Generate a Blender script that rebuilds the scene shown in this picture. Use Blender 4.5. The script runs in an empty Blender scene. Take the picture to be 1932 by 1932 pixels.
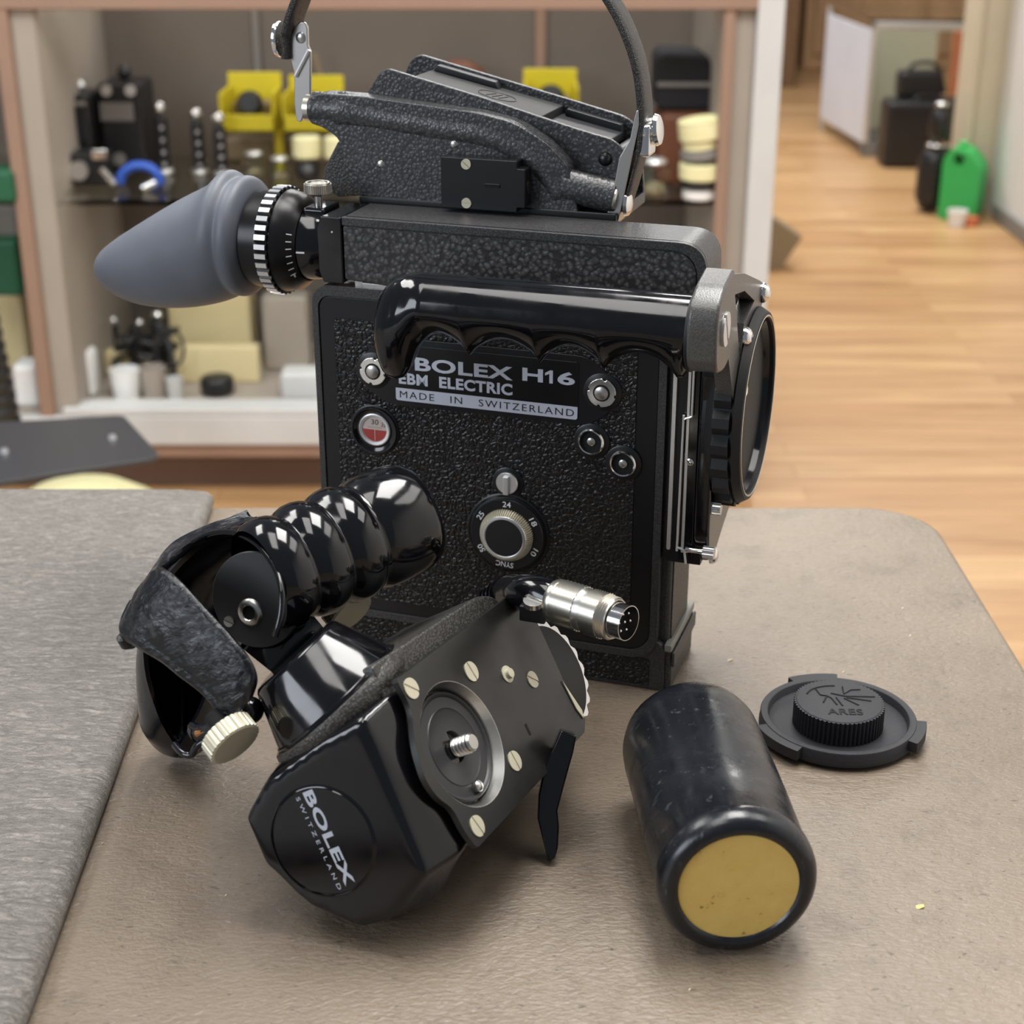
import bpy, bmesh, math, random
from mathutils import Vector, Matrix
from mathutils.geometry import tessellate_polygon
random.seed(7)
SC = bpy.context.scene
COL = SC.collection
PI = math.pi
# ------------------------------------------------------------------ camera, world, lights
FPX, TH, CH = 3000.0, math.radians(22.9), 0.37
F_ = Vector((0, math.cos(TH), -math.sin(TH))); U_ = Vector((0, math.sin(TH), math.cos(TH))); R_ = Vector((1, 0, 0))
CAM = Vector((0, 0, CH))
cd = bpy.data.cameras.new('shot_camera'); cam = bpy.data.objects.new('shot_camera', cd); COL.objects.link(cam)
cam.location = CAM; cam.rotation_euler = (PI/2 - TH, 0, 0)
cd.sensor_width = 36; cd.sensor_fit = 'HORIZONTAL'; cd.lens = FPX/1932*36; cd.clip_start = .02; cd.clip_end = 60
cd.dof.use_dof = True; cd.dof.focus_distance = .66; cd.dof.aperture_fstop = 13.5
SC.camera = cam
SC.view_settings.view_transform = 'Standard'; SC.view_settings.look = 'None'
SC.view_settings.exposure = -0.18; SC.view_settings.gamma = 1; SC.view_settings.use_curve_mapping = False
wd = bpy.data.worlds.new('shop_ambient'); SC.world = wd; wd.use_nodes = True
wd.node_tree.nodes['Background'].inputs[0].default_value = (.80, .87, 1.0, 1)
wd.node_tree.nodes['Background'].inputs[1].default_value = .24

def area(name, loc, target, sx, sy, power, color):
    l = bpy.data.lights.new(name, 'AREA'); l.shape = 'RECTANGLE'; l.size = sx; l.size_y = sy; l.energy = power; l.color = color
    o = bpy.data.objects.new(name, l); COL.objects.link(o); o.location = loc
    o.rotation_euler = (Vector(target)-Vector(loc)).to_track_quat('-Z', 'Y').to_euler()
    return o
area('added_poster_fill', (.22, 1.15, 1.75), (.22, 1.15, 0), .60, 1.2, 52, (1, .985, .955))
area('added_poster_fill', (-.45, .35, 1.75), (-.45, .35, 0), .50, 1.2, 15, (1, .985, .955))
area('added_poster_fill', (1.1, .9, 1.75), (1.1, .9, 0), .60, 1.2, 14, (1, .985, .955))
area('added_poster_fill', (-1.4, 1.6, 1.75), (-1.4, 1.6, 0), .60, 1.2, 34, (1, .985, .955))
area('added_poster_fill', (.2, 3.6, 1.75), (.2, 3.6, 0), 1.2, .6, 36, (1, .98, .93))
area('added_poster_fill', (1.2, 5.6, 1.75), (1.2, 5.6, 0), .6, 1.2, 62, (1, .98, .93))
area('added_poster_fill', (-.2, 6.6, 1.75), (.4, 6.4, 0), .6, 1.2, 45, (.95, .97, 1))  # added fill with no fixture behind it, brightens the far case's pale end panel
area('shop_window_light', (-2.6, -1.0, 1.1), (0, .6, 0), 1.6, 1.3, 60, (.86, .92, 1))

# ------------------------------------------------------------------ geometry helpers
def ray(px, py): return F_ + R_*((px-966)/FPX) - U_*((py-966)/FPX)
def at(px, py, t): return CAM + ray(px, py)*t
def onz(px, py, z=0.0):
    d = ray(px, py); return CAM + d*((z-CH)/d.z)
def ony(px, py, y):
    d = ray(px, py); return CAM + d*(y/d.y)
PSI = math.radians(-18.5)
O_ = onz(1245, 1307)
EU = Vector((math.cos(PSI), math.sin(PSI), 0)); EV = Vector((-math.sin(PSI), math.cos(PSI), 0)); EW = Vector((0, 0, 1))
def fp(px, py, v=0.0):            # point on the camera body's plane v (mm) -> (u, w) mm
    d = ray(px, py); t = ((O_+EV*(v/1000)-CAM).dot(EV))/d.dot(EV); P = CAM+d*t-O_
    return (P.dot(EU)*1000, P.dot(EW)*1000)
# ------------------------------------------------------------------ materials
def new_mat(name):
    m = bpy.data.materials.new(name); m.use_nodes = True
    return m, m.node_tree, m.node_tree.nodes['Principled BSDF']
def inp(b, **k):
    for n, v in k.items():
        n = n.replace('_', ' ')
        b.inputs[n].default_value = v
def rgb(r, g, b):     # sRGB 0-255 -> linear
    f = lambda c: (c/255/12.92) if c/255 <= .04045 else ((c/255+.055)/1.055)**2.4
    return (f(r), f(g), f(b), 1)
def plain(name, col, rough=.5, metal=0, coat=0, ior=1.45, trans=0, alpha=1):
    m, t, b = new_mat(name); inp(b, Base_Color=col, Roughness=rough, Metallic=metal, IOR=ior)
    if coat: b.inputs['Coat Weight'].default_value = coat; b.inputs['Coat Roughness'].default_value = .05
    if trans: b.inputs['Transmission Weight'].default_value = trans
    if alpha < 1: b.inputs['Alpha'].default_value = alpha
    return m
def N(t, ty, **k):
    n = t.nodes.new(ty)
    for a, v in k.items(): setattr(n, a, v)
    return n
def tex(t, kind, scale, detail=2, rough=.5, dist=0, stretch=None, coord='Object'):
    co = N(t, 'ShaderNodeTexCoord'); src = co.outputs[coord]
    if stretch:
        mp = N(t, 'ShaderNodeMapping'); mp.inputs['Scale'].default_value = stretch; t.links.new(src, mp.inputs[0]); src = mp.outputs[0]
    if kind == 'noise':
        n = N(t, 'ShaderNodeTexNoise'); n.inputs['Scale'].default_value = scale; n.inputs['Detail'].default_value = detail
        n.inputs['Roughness'].default_value = rough; n.inputs['Distortion'].default_value = dist
        t.links.new(src, n.inputs['Vector']); return n, src
    n = N(t, 'ShaderNodeTexVoronoi'); n.inputs['Scale'].default_value = scale
    if kind != 'voronoi': n.feature = kind
    t.links.new(src, n.inputs['Vector']); return n, src
def ramp(t, src, stops):
    r = N(t, 'ShaderNodeValToRGB'); e = r.color_ramp.elements
    while len(e) < len(stops): e.new(.5)
    for i, (p, c) in enumerate(stops):
        e[i].position = p; e[i].color = c if len(c) == 4 else (*c, 1)
    t.links.new(src, r.inputs[0]); return r
def bump(t, b, src, strength, dist, prev=None):
    n = N(t, 'ShaderNodeBump'); n.inputs['Strength'].default_value = strength; n.inputs['Distance'].default_value = dist
    t.links.new(src, n.inputs['Height'])
    if prev: t.links.new(prev.outputs[0], n.inputs['Normal'])
    t.links.new(n.outputs[0], b.inputs['Normal']); return n
def g(v): return (v, v, v, 1)
def hammer(name, lo, hi, scale, rough, st, d):
    m, t, b = new_mat(name)
    v, _ = tex(t, 'SMOOTH_F1', scale); v.inputs['Smoothness'].default_value = .4
    nz, src = tex(t, 'noise', scale*.8, 2)
    mx = N(t, 'ShaderNodeMix', data_type='VECTOR'); mx.inputs[0].default_value = .0012
    ad = N(t, 'ShaderNodeVectorMath', operation='MULTIPLY_ADD'); ad.inputs[1].default_value = (.9/scale,)*3
    t.links.new(nz.outputs['Color'], ad.inputs[0]); t.links.new(src, ad.inputs[2]); t.links.new(ad.outputs[0], v.inputs['Vector'])
    r = ramp(t, v.outputs['Distance'], [(.1, hi), (.62, lo)]); t.links.new(r.outputs[0], b.inputs['Base Color'])
    inv = ramp(t, v.outputs['Distance'], [(.0, g(1)), (.7, g(0))]); bump(t, b, inv.outputs[0], st, d)
    inp(b, Roughness=rough); return m
M = {}
M['hammer'] = hammer('hammertone_grey', rgb(36, 35, 36), rgb(84, 82, 81), 430, .36, .45, .0005)
M['hammer_fine'] = hammer('hammertone_fine', rgb(48, 48, 50), rgb(76, 76, 78), 620, .33, .36, .0005)
M['crinkle'] = hammer('crinkle_grey', rgb(46, 44, 42), rgb(78, 75, 71), 900, .42, .4, .0004)
M['dark_body'] = plain('dark_satin', rgb(26, 26, 30), .42)
M['frame_grey'] = hammer('frame_dark_grey', rgb(44, 43, 44), rgb(66, 65, 65), 1100, .38, .3, .0002)
M['gloss'] = None
def gloss(name, col, r0, r1, scale):
    m, t, b = new_mat(name); n, _ = tex(t, 'noise', scale, 5, .6, .4)
    r = ramp(t, n.outputs[0], [(.35, g(r0)), (.75, g(r1))]); t.links.new(r.outputs[0], b.inputs['Roughness'])
    inp(b, Base_Color=col); bump(t, b, n.outputs[0], .05, .0004); return m
M['gloss'] = gloss('gloss_black_plastic', rgb(12, 12, 15), .06, .2, 60)
M['gloss_worn'] = gloss('worn_black_bakelite', rgb(17, 18, 24), .1, .32, 45)
M['satin'] = plain('satin_black_paint', rgb(17, 17, 20), .33)
M['worn_paint'] = gloss('worn_black_paint', rgb(24, 23, 22), .28, .5, 40)
M['disc_grey'] = plain('dark_grey_disc', rgb(40, 40, 42), .42)
M['bracket'] = hammer('grey_enamel', rgb(70, 68, 66), rgb(92, 90, 87), 1600, .3, .2, .0002)
M['matte'] = plain('matte_black', rgb(22, 22, 23), .6)
M['anod'] = plain('anodised_black', rgb(30, 29, 30), .3, .5)
M['void'] = plain('dark_cavity', rgb(6, 6, 6), .8)  # near-black that puts the shade of holes, grooves and engraving into colour
M['chrome'] = plain('polished_chrome', (.78, .77, .75, 1), .12, 1)
M['steel'] = plain('brushed_steel', (.50, .49, .47, 1), .32, 1)
M['alu'] = plain('satin_aluminium', (.74, .74, .74, 1), .36, .9)
M['nickel'] = plain('nickel_plate', (.60, .57, .50, 1), .3, 1)
M['ivory'] = plain('ivory_metal', rgb(196, 190, 168), .4, .35)
M['white_ink'] = plain('white_ink', rgb(222, 222, 222), .5)
M['silver_ink'] = plain('silver_ink', rgb(188, 193, 205), .38, .25)
M['black_ink'] = plain('black_ink', rgb(14, 14, 16), .5)
M['plate_black'] = plain('name_plate_black', rgb(9, 9, 10), .3)
M['red'] = plain('red_counter', rgb(186, 50, 40), .5)
M['cream_dial'] = plain('cream_dial', rgb(222, 205, 196), .5)
M['glass'] = plain('window_glass', (1, 1, 1, 1), .0, trans=1, ior=1.3)
M['sheet_glass'] = plain('shelf_glass', (.93, .98, .96, 1), .02, trans=1, ior=1.12)
def rubber():
    m, t, b = new_mat('grey_rubber'); n, _ = tex(t, 'noise', 2600, 3, .6); n2, _ = tex(t, 'noise', 25, 3)
    r = ramp(t, n2.outputs[0], [(.3, rgb(84, 88, 96)), (.7, rgb(95, 99, 108))]); t.links.new(r.outputs[0], b.inputs['Base Color'])
    bump(t, b, n.outputs[0], .12, .0002); inp(b, Roughness=.5); return m
M['rubber'] = rubber()
def leather(name, lo, hi, scale, st, rough, d=.0007):
    m, t, b = new_mat(name)
    v, _ = tex(t, 'DISTANCE_TO_EDGE', scale); nz, src = tex(t, 'noise', scale*.9, 3)
    ad = N(t, 'ShaderNodeVectorMath', operation='MULTIPLY_ADD'); ad.inputs[1].default_value = (1.1/scale,)*3
    t.links.new(nz.outputs['Color'], ad.inputs[0]); t.links.new(src, ad.inputs[2]); t.links.new(ad.outputs[0], v.inputs['Vector'])
    r = ramp(t, v.outputs['Distance'], [(.0, g(0)), (.07, g(.8)), (.3, g(.95)), (.6, g(1))])
    c = ramp(t, v.outputs['Distance'], [(.0, lo), (.15, hi)]); t.links.new(c.outputs[0], b.inputs['Base Color'])
    p = bump(t, b, r.outputs[0], st, d)
    v2, _ = tex(t, 'DISTANCE_TO_EDGE', scale*.16); nz2, s2 = tex(t, 'noise', scale*.1, 3)
    ad2 = N(t, 'ShaderNodeVectorMath', operation='MULTIPLY_ADD'); ad2.inputs[1].default_value = (5/scale,)*3
    t.links.new(nz2.outputs['Color'], ad2.inputs[0]); t.links.new(s2, ad2.inputs[2]); t.links.new(ad2.outputs[0], v2.inputs['Vector'])
    r2 = ramp(t, v2.outputs['Distance'], [(.0, g(0)), (.04, g(1))])
    bump(t, b, r2.outputs[0], st*.35, d, p)
    inp(b, Roughness=rough); return m
M['leather'] = leather('black_leatherette', rgb(6, 6, 8), rgb(15, 15, 17), 380, 1.0, .34, .0014)
def soft():
    m, t, b = new_mat('soft_black_leather')
    n1, _ = tex(t, 'noise', 160, 5, .6, 2.5, (1, .6, 1.6)); n2, _ = tex(t, 'noise', 900, 3, .6); n3, _ = tex(t, 'noise', 45, 3, .5)
    c = ramp(t, n3.outputs[0], [(.3, rgb(8, 9, 13)), (.7, rgb(14, 16, 23))]); t.links.new(c.outputs[0], b.inputs['Base Color'])
    p = bump(t, b, n1.outputs[0], .4, .0016); p = bump(t, b, n2.outputs[0], .12, .0003, p); bump(t, b, n3.outputs[0], .4, .003, p); inp(b, Roughness=.24); return m
M['strap_leather'] = soft()
M['band_leather'] = leather('pebbled_strap_leather', rgb(28, 26, 25), rgb(52, 49, 47), 1000, .9, .42, .0006)
M['tan'] = plain('raw_leather', rgb(150, 98, 52), .8)
def gold():
    m, t, b = new_mat('gold_foil'); n, _ = tex(t, 'noise', 180, 6, .7); n2, _ = tex(t, 'noise', 30, 3)
    r = ramp(t, n.outputs[0], [(.31, rgb(130, 92, 34)), (.37, rgb(212, 180, 98)), (.8, rgb(222, 192, 112))]); t.links.new(r.outputs[0], b.inputs['Base Color'])
    inp(b, Roughness=.48, Metallic=.15); bump(t, b, n2.outputs[0], .1, .001); return m
M['gold'] = gold()
def batt():
    m, t, b = new_mat('worn_battery_sleeve')
    n, _ = tex(t, 'noise', 60, 6, .65, .5, (1, 1, .12)); n2, _ = tex(t, 'noise', 300, 8, .7, .2, (1, 1, .3))
    c = ramp(t, n2.outputs[0], [(.60, rgb(21, 23, 28)), (.78, rgb(92, 94, 96))]); t.links.new(c.outputs[0], b.inputs['Base Color'])
    r = ramp(t, n.outputs[0], [(.3, g(.12)), (.7, g(.38))]); t.links.new(r.outputs[0], b.inputs['Roughness']); bump(t, b, n.outputs[0], .18, .0015); return m
M['battery'] = batt()
def powder():
    m, t, b = new_mat('sintered_black_nylon'); n, _ = tex(t, 'noise', 2200, 4, .7)
    c = ramp(t, n.outputs[0], [(.35, rgb(22, 22, 26)), (.7, rgb(40, 41, 47))]); t.links.new(c.outputs[0], b.inputs['Base Color'])
    bump(t, b, n.outputs[0], .5, .0004); inp(b, Roughness=.6); return m
M['powder'] = powder()
def table_mat():
    m, t, b = new_mat('brown_textured_tabletop')
    n1, _ = tex(t, 'noise', 7, 5, .6); n2, _ = tex(t, 'noise', 430, 3, .55, .6, (.65, 1.35, 1)); n3, _ = tex(t, 'noise', 45, 6, .7)
    c = ramp(t, n1.outputs[0], [(.3, rgb(106, 93, 79)), (.7, rgb(127, 113, 97))])
    c3 = ramp(t, n3.outputs[0], [(.3, g(.62)), (.48, g(1)), (.62, g(1)), (.75, (1.0, .93, .88, 1))])
    mx = N(t, 'ShaderNodeMix', data_type='RGBA', blend_type='MULTIPLY'); mx.inputs[0].default_value = .6
    t.links.new(c.outputs[0], mx.inputs[6]); t.links.new(c3.outputs[0], mx.inputs[7])
    n4, _ = tex(t, 'noise', 330, 2, .5, 0, (.7, 1.4, 1)); sp = ramp(t, n4.outputs[0], [(.27, g(.35)), (.34, g(1)), (.70, g(1)), (.78, g(1.25))])
    mx2 = N(t, 'ShaderNodeMix', data_type='RGBA', blend_type='MULTIPLY'); mx2.inputs[0].default_value = .8
    t.links.new(mx.outputs[2], mx2.inputs[6]); t.links.new(sp.outputs[0], mx2.inputs[7]); t.links.new(mx2.outputs[2], b.inputs['Base Color'])
    p = bump(t, b, n2.outputs[0], .7, .0010); bump(t, b, n3.outputs[0], .25, .0025, p); inp(b, Roughness=.38); return m
M['table'] = table_mat()
def pad_mat():
    m, t, b = new_mat('grey_fibrous_vinyl')
    n1, _ = tex(t, 'noise', 170, 6, .8, 2.0, (.55, 1.5, 1)); n2, _ = tex(t, 'noise', 5, 3)
    v, _ = tex(t, 'DISTANCE_TO_EDGE', 230); nz, src = tex(t, 'noise', 90, 4, .6)
    mp = N(t, 'ShaderNodeMapping'); mp.inputs['Scale'].default_value = (.4, 1.5, 1); ad = N(t, 'ShaderNodeVectorMath', operation='MULTIPLY_ADD'); ad.inputs[1].default_value = (.035,)*3
    t.links.new(nz.outputs['Color'], ad.inputs[0]); t.links.new(src, mp.inputs[0]); t.links.new(mp.outputs[0], ad.inputs[2]); t.links.new(ad.outputs[0], v.inputs['Vector'])
    c = ramp(t, n1.outputs[0], [(.3, rgb(92, 87, 82)), (.5, rgb(126, 121, 115)), (.7, rgb(160, 154, 147))])
    cv = ramp(t, v.outputs['Distance'], [(.0, g(1.25)), (.05, g(1)), (1, g(1))])
    mx = N(t, 'ShaderNodeMix', data_type='RGBA', blend_type='MULTIPLY'); mx.inputs[0].default_value = .7
    t.links.new(c.outputs[0], mx.inputs[6]); t.links.new(cv.outputs[0], mx.inputs[7]); t.links.new(mx.outputs[2], b.inputs['Base Color'])
    p = bump(t, b, n1.outputs[0], .9, .0014); e = ramp(t, v.outputs['Distance'], [(.0, g(1)), (.12, g(0))]); bump(t, b, e.outputs[0], .5, .0008, p); inp(b, Roughness=.42); return m
M['pad'] = pad_mat()
def floor_mat():
    m, t, b = new_mat('wood_plank_floor')
    co = N(t, 'ShaderNodeTexCoord'); br = N(t, 'ShaderNodeTexBrick'); t.links.new(co.outputs['Object'], br.inputs['Vector'])
    for k, v in {'Scale': 1, 'Brick Width': 1.1, 'Row Height': .062, 'Mortar Size': .0015, 'Mortar Smooth': .3, 'Bias': 0}.items(): br.inputs[k].default_value = v
    br.inputs['Color1'].default_value = rgb(208, 170, 124); br.inputs['Color2'].default_value = rgb(184, 142, 98); br.inputs['Mortar'].default_value = rgb(170, 124, 80)
    n, _ = tex(t, 'noise', 6, 6, .6, .5, (.35, 5, 1))
    c = ramp(t, n.outputs[0], [(.3, rgb(205, 190, 172)), (.6, g(1))])
    mx = N(t, 'ShaderNodeMix', data_type='RGBA', blend_type='MULTIPLY'); mx.inputs[0].default_value = .9
    t.links.new(br.outputs[0], mx.inputs[6]); t.links.new(c.outputs[0], mx.inputs[7]); t.links.new(mx.outputs[2], b.inputs['Base Color'])
    inp(b, Roughness=.38); return m
M['floor'] = floor_mat()
def wood(name, lo, hi, sc=3, st=(8, 1, .6), rough=.5):
    m, t, b = new_mat(name); n, _ = tex(t, 'noise', sc, 5, .6, .6, st)
    c = ramp(t, n.outputs[0], [(.3, lo), (.7, hi)]); t.links.new(c.outputs[0], b.inputs['Base Color']); inp(b, Roughness=rough); return m
def paint(name, col, rough=.55, sc=12, amt=.06):
    m, t, b = new_mat(name); n, _ = tex(t, 'noise', sc, 4)
    c = ramp(t, n.outputs[0], [(.3, tuple(x*(1-amt) for x in col[:3])+(1,)), (.7, col)]); t.links.new(c.outputs[0], b.inputs['Base Color']); inp(b, Roughness=rough); return m
M['trim_grey'] = paint('scuffed_grey_edge', rgb(128, 126, 118), .5)
M['case_lam'] = paint('greige_laminate', rgb(164, 154, 142), .5)
M['case_back'] = paint('taupe_backing', rgb(108, 99, 90), .7)
M['case_brown'] = paint('brown_edge_laminate', rgb(152, 124, 106), .5)
M['white_lam'] = paint('white_laminate', rgb(204, 204, 202), .45)
M['kick'] = paint('brown_kick_board', rgb(112, 88, 74), .6)
M['wall'] = paint('white_wall', rgb(224, 222, 218), .8)
M['door'] = paint('beige_door_frame', rgb(208, 197, 172), .6)
M['wood_dark'] = wood('brown_wood_panel', rgb(156, 120, 86), rgb(196, 158, 118))
M['yellow'] = paint('yellow_plastic', rgb(214, 196, 40), .45)
M['cream'] = paint('cream_plastic', rgb(232, 226, 176), .5)
M['blue'] = paint('blue_webbing', rgb(42, 84, 178), .6)
M['black'] = paint('black_plastic', rgb(32, 31, 33), .4)
M['black_cloth'] = paint('black_cloth', rgb(26, 25, 30), .8)
M['brown'] = paint('brown_leather', rgb(104, 60, 38), .55)
M['green'] = paint('green_plastic', rgb(58, 184, 96), .4)
M['dk_green'] = paint('dark_green', rgb(30, 92, 62), .6)
M['orange'] = paint('orange_panel', rgb(206, 116, 80), .6)
M['grey'] = paint('mid_grey', rgb(128, 124, 120), .5)
M['kraft'] = paint('pale_card', rgb(222, 206, 158), .7)
M['olive'] = paint('olive_brown_panel', rgb(134, 118, 92), .6)
M['poster'] = paint('pale_printed_panel', rgb(232, 238, 250), .4, 3, .1)  # colour lifted to carry the window's reflection on this panel
M['white'] = paint('white_plastic', rgb(236, 236, 234), .5)

# ------------------------------------------------------------------ mesh builders
def vb(bm, p): return bm.verts.new(Vector(p))
def face(bm, vs):
    try: return bm.faces.new(vs)
    except ValueError: return None
def prism(bm, outer, h0, h1, B=None, holes=()):
    B = B or (lambda x, y, h: (x, y, h))
    loops = [list(outer)] + [list(h) for h in holes]
    tri = tessellate_polygon([[Vector((p[0], p[1], 0)) for p in l] for l in loops])
    lo, hi = [], []; rng = []
    for l in loops:
        s = len(lo)
        for p in l: lo.append(vb(bm, B(p[0], p[1], h0))); hi.append(vb(bm, B(p[0], p[1], h1)))
        rng.append((s, len(lo)))
    if len(loops) == 1:
        face(bm, lo[::-1]); face(bm, hi)
    else:
        for a, b, c in tri: face(bm, [lo[a], lo[b], lo[c]]); face(bm, [hi[a], hi[b], hi[c]])
    for s, e in rng:
        for i in range(s, e):
            j = s+(i+1-s) % (e-s); face(bm, [lo[i], lo[j], hi[j], hi[i]])
def box(bm, x0, x1, y0, y1, z0, z1, rot=0, c=None):
    pts = [(x, y, z) for z in (z0, z1) for x, y in ((x0, y0), (x1, y0), (x1, y1), (x0, y1))]
    if rot:
        cx, cy = c or ((x0+x1)/2, (y0+y1)/2); cs, sn = math.cos(rot), math.sin(rot)
        pts = [(cx+(x-cx)*cs-(y-cy)*sn, cy+(x-cx)*sn+(y-cy)*cs, z) for x, y, z in pts]
    v = [vb(bm, p) for p in pts]
    for f in ((3, 2, 1, 0), (4, 5, 6, 7), (0, 1, 5, 4), (1, 2, 6, 5), (2, 3, 7, 6), (3, 0, 4, 7)): face(bm, [v[i] for i in f])
def rrect(x0, x1, y0, y1, r, n=6):
    r = r if isinstance(r, (list, tuple)) else [r]*4
    out = []
    for (cx, cy, a0), q in zip(((x0, y0, PI), (x1, y0, -PI/2), (x1, y1, 0), (x0, y1, PI/2)), r):
        ox = cx+q if cx == x0 else cx-q; oy = cy+q if cy == y0 else cy-q
        if q < 1e-6: out.append((cx, cy)); continue
        for k in range(n+1):
            a = a0+PI/2*k/n; out.append((ox+q*math.cos(a), oy+q*math.sin(a)))
    return out
def circ(cx, cy, r, n=40, sx=1): return [(cx+r*sx*math.cos(2*PI*k/n), cy+r*math.sin(2*PI*k/n)) for k in range(n)]
def roundpoly(pts, rad, n=4):
    out = []; m = len(pts); rs = rad if isinstance(rad, (list, tuple)) else [rad]*m
    for i in range(m):
        p = Vector(pts[i]).to_2d(); a = Vector(pts[i-1]).to_2d(); b = Vector(pts[(i+1) % m]).to_2d()
        da, db = (a-p), (b-p); r = min(rs[i], da.length*.45, db.length*.45)
        if r < 1e-6: out.append(tuple(p)); continue
        A = p+da.normalized()*r; Bp = p+db.normalized()*r
        for k in range(n+1):
            t = k/n; q = A*(1-t)**2+p*2*t*(1-t)+Bp*t*t; out.append(tuple(q))
    return out
def fr(axis, ref=None):
    a = Vector(axis).normalized(); r = Vector(ref) if ref else (Vector((0, 0, 1)) if abs(a.z) < .9 else Vector((1, 0, 0)))
    e1 = (r-a*r.dot(a)).normalized(); return a, e1, a.cross(e1)
def lathe(bm, prof, o, axis, n=48, ref=None, sx=1):
    a, e1, e2 = fr(axis, ref); o = Vector(o); prev = None
    for r, h in prof:
        if r < 1e-9: cur = [vb(bm, o+a*h)]
        else: cur = [vb(bm, o+a*h+(e1*math.cos(2*PI*k/n)*sx+e2*math.sin(2*PI*k/n))*r) for k in range(n)]
        if prev:
            for k in range(n):
                j = (k+1) % n
                if len(prev) == 1 and len(cur) == 1: pass
                elif len(prev) == 1: face(bm, [prev[0], cur[j], cur[k]])
                elif len(cur) == 1: face(bm, [prev[k], prev[j], cur[0]])
                else: face(bm, [prev[k], prev[j], cur[j], cur[k]])
        prev = cur
def gear(bm, r0, r1, h0, h1, n, o, axis, duty=.5, ref=None):
    a, e1, e2 = fr(axis, ref); o = Vector(o); pts = []
    for k in range(n):
        for f, r in ((0, r0), (.5-duty*.35, r1), (.5+duty*.35, r1), (.999, r0)):
            t = 2*PI*(k+f)/n
            pts.append((r*math.cos(t), r*math.sin(t)))
    prism(bm, pts, h0, h1, lambda x, y, h: o+a*h+e1*x+e2*y)
def rings(bm, rs, cap=True, closed=True):
    prev = None; first = None
    for R in rs:
        cur = [vb(bm, p) for p in R]; n = len(cur)
        if prev:
            for k in range(n if closed else n-1):
                j = (k+1) % n; face(bm, [prev[k], prev[j], cur[j], cur[k]])
        else: first = cur
        prev = cur
    if cap and closed: face(bm, first[::-1]); face(bm, prev)
    return first, prev
def tube(bm, pts, rad, n=16, up=None, flat=1, cap=True):
    P = [Vector(p) for p in pts]; R = rad if isinstance(rad, (list, tuple)) else [rad]*len(P); rs = []; e = None
    for i, p in enumerate(P):
        d = (P[min(i+1, len(P)-1)]-P[max(i-1, 0)]).normalized()
        if e is None: a, e1, e2 = fr(d, up)
        else: e1 = (e-d*e.dot(d)).normalized(); e2 = d.cross(e1)
        e = e1
        rs.append([p+(e1*math.cos(2*PI*k/n)*flat+e2*math.sin(2*PI*k/n))*R[i] for k in range(n)])
    rings(bm, rs, cap)
def smooth_path(pts, sub=6):
    P = [Vector(p) for p in pts]; out = []
    for i in range(len(P)-1):
        a, b, c, d = P[max(i-1, 0)], P[i], P[i+1], P[min(i+2, len(P)-1)]
        for k in range(sub):
            t = k/sub; out.append(.5*((2*b)+(c-a)*t+(2*a-5*b+4*c-d)*t*t+(3*b-a-3*c+d)*t**3))
    out.append(P[-1]); return out
def interp(tab, x):
    if x <= tab[0][0]: return tab[0][1]
    for (a, va), (b, vb_) in zip(tab, tab[1:]):
        if x <= b: 
            t = (x-a)/(b-a); return va+(vb_-va)*t
    return tab[-1][1]
def obj(name, bm, mat, parent=None, S=.001, bev=0, seg=2, ang=38, sub=0, label=None, solid=0):
    if S != 1: bmesh.ops.scale(bm, vec=(S, S, S), verts=bm.verts)
    bmesh.ops.recalc_face_normals(bm, faces=bm.faces)
    for f in bm.faces: f.smooth = True
    if not bev and not sub:
        for e in bm.edges:
            if len(e.link_faces) == 2 and e.calc_face_angle(0) > math.radians(ang): e.smooth = False
    me = bpy.data.meshes.new(name); bm.to_mesh(me); bm.free(); me.materials.append(mat)
    o = bpy.data.objects.new(name, me); COL.objects.link(o)
    if parent: o.parent = parent
    if solid:
        m = o.modifiers.new('s', 'SOLIDIFY'); m.thickness = solid*S; m.offset = 0
    if sub:
        m = o.modifiers.new('sub', 'SUBSURF'); m.levels = sub; m.render_levels = sub
    if bev:
        m = o.modifiers.new('b', 'BEVEL'); m.width = bev*S; m.segments = seg; m.limit_method = 'ANGLE'; m.angle_limit = math.radians(ang); m.use_clamp_overlap = True
        m = o.modifiers.new('w', 'WEIGHTED_NORMAL'); m.keep_sharp = True; m.weight = 50
    if label: o['label'] = label
    return o
def B_(): return bmesh.new()
def empty(name, label, cat, loc=(0, 0, 0), mat=None, group=None):
    o = bpy.data.objects.new(name, None); COL.objects.link(o)
    if mat is not None: o.matrix_world = mat
    else: o.location = loc
    o.empty_display_size = .02
    o['label'] = label; o['category'] = cat
    if group: o['group'] = group
    return o
def tag(o, label, cat, group=None):
    o['label'] = label; o['category'] = cat
    if group: o['group'] = group
    return o
def struct(name, bm, mat, bev=0):
    o = obj(name, bm, mat, None, 1, bev); o['kind'] = 'structure'; return o
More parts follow.
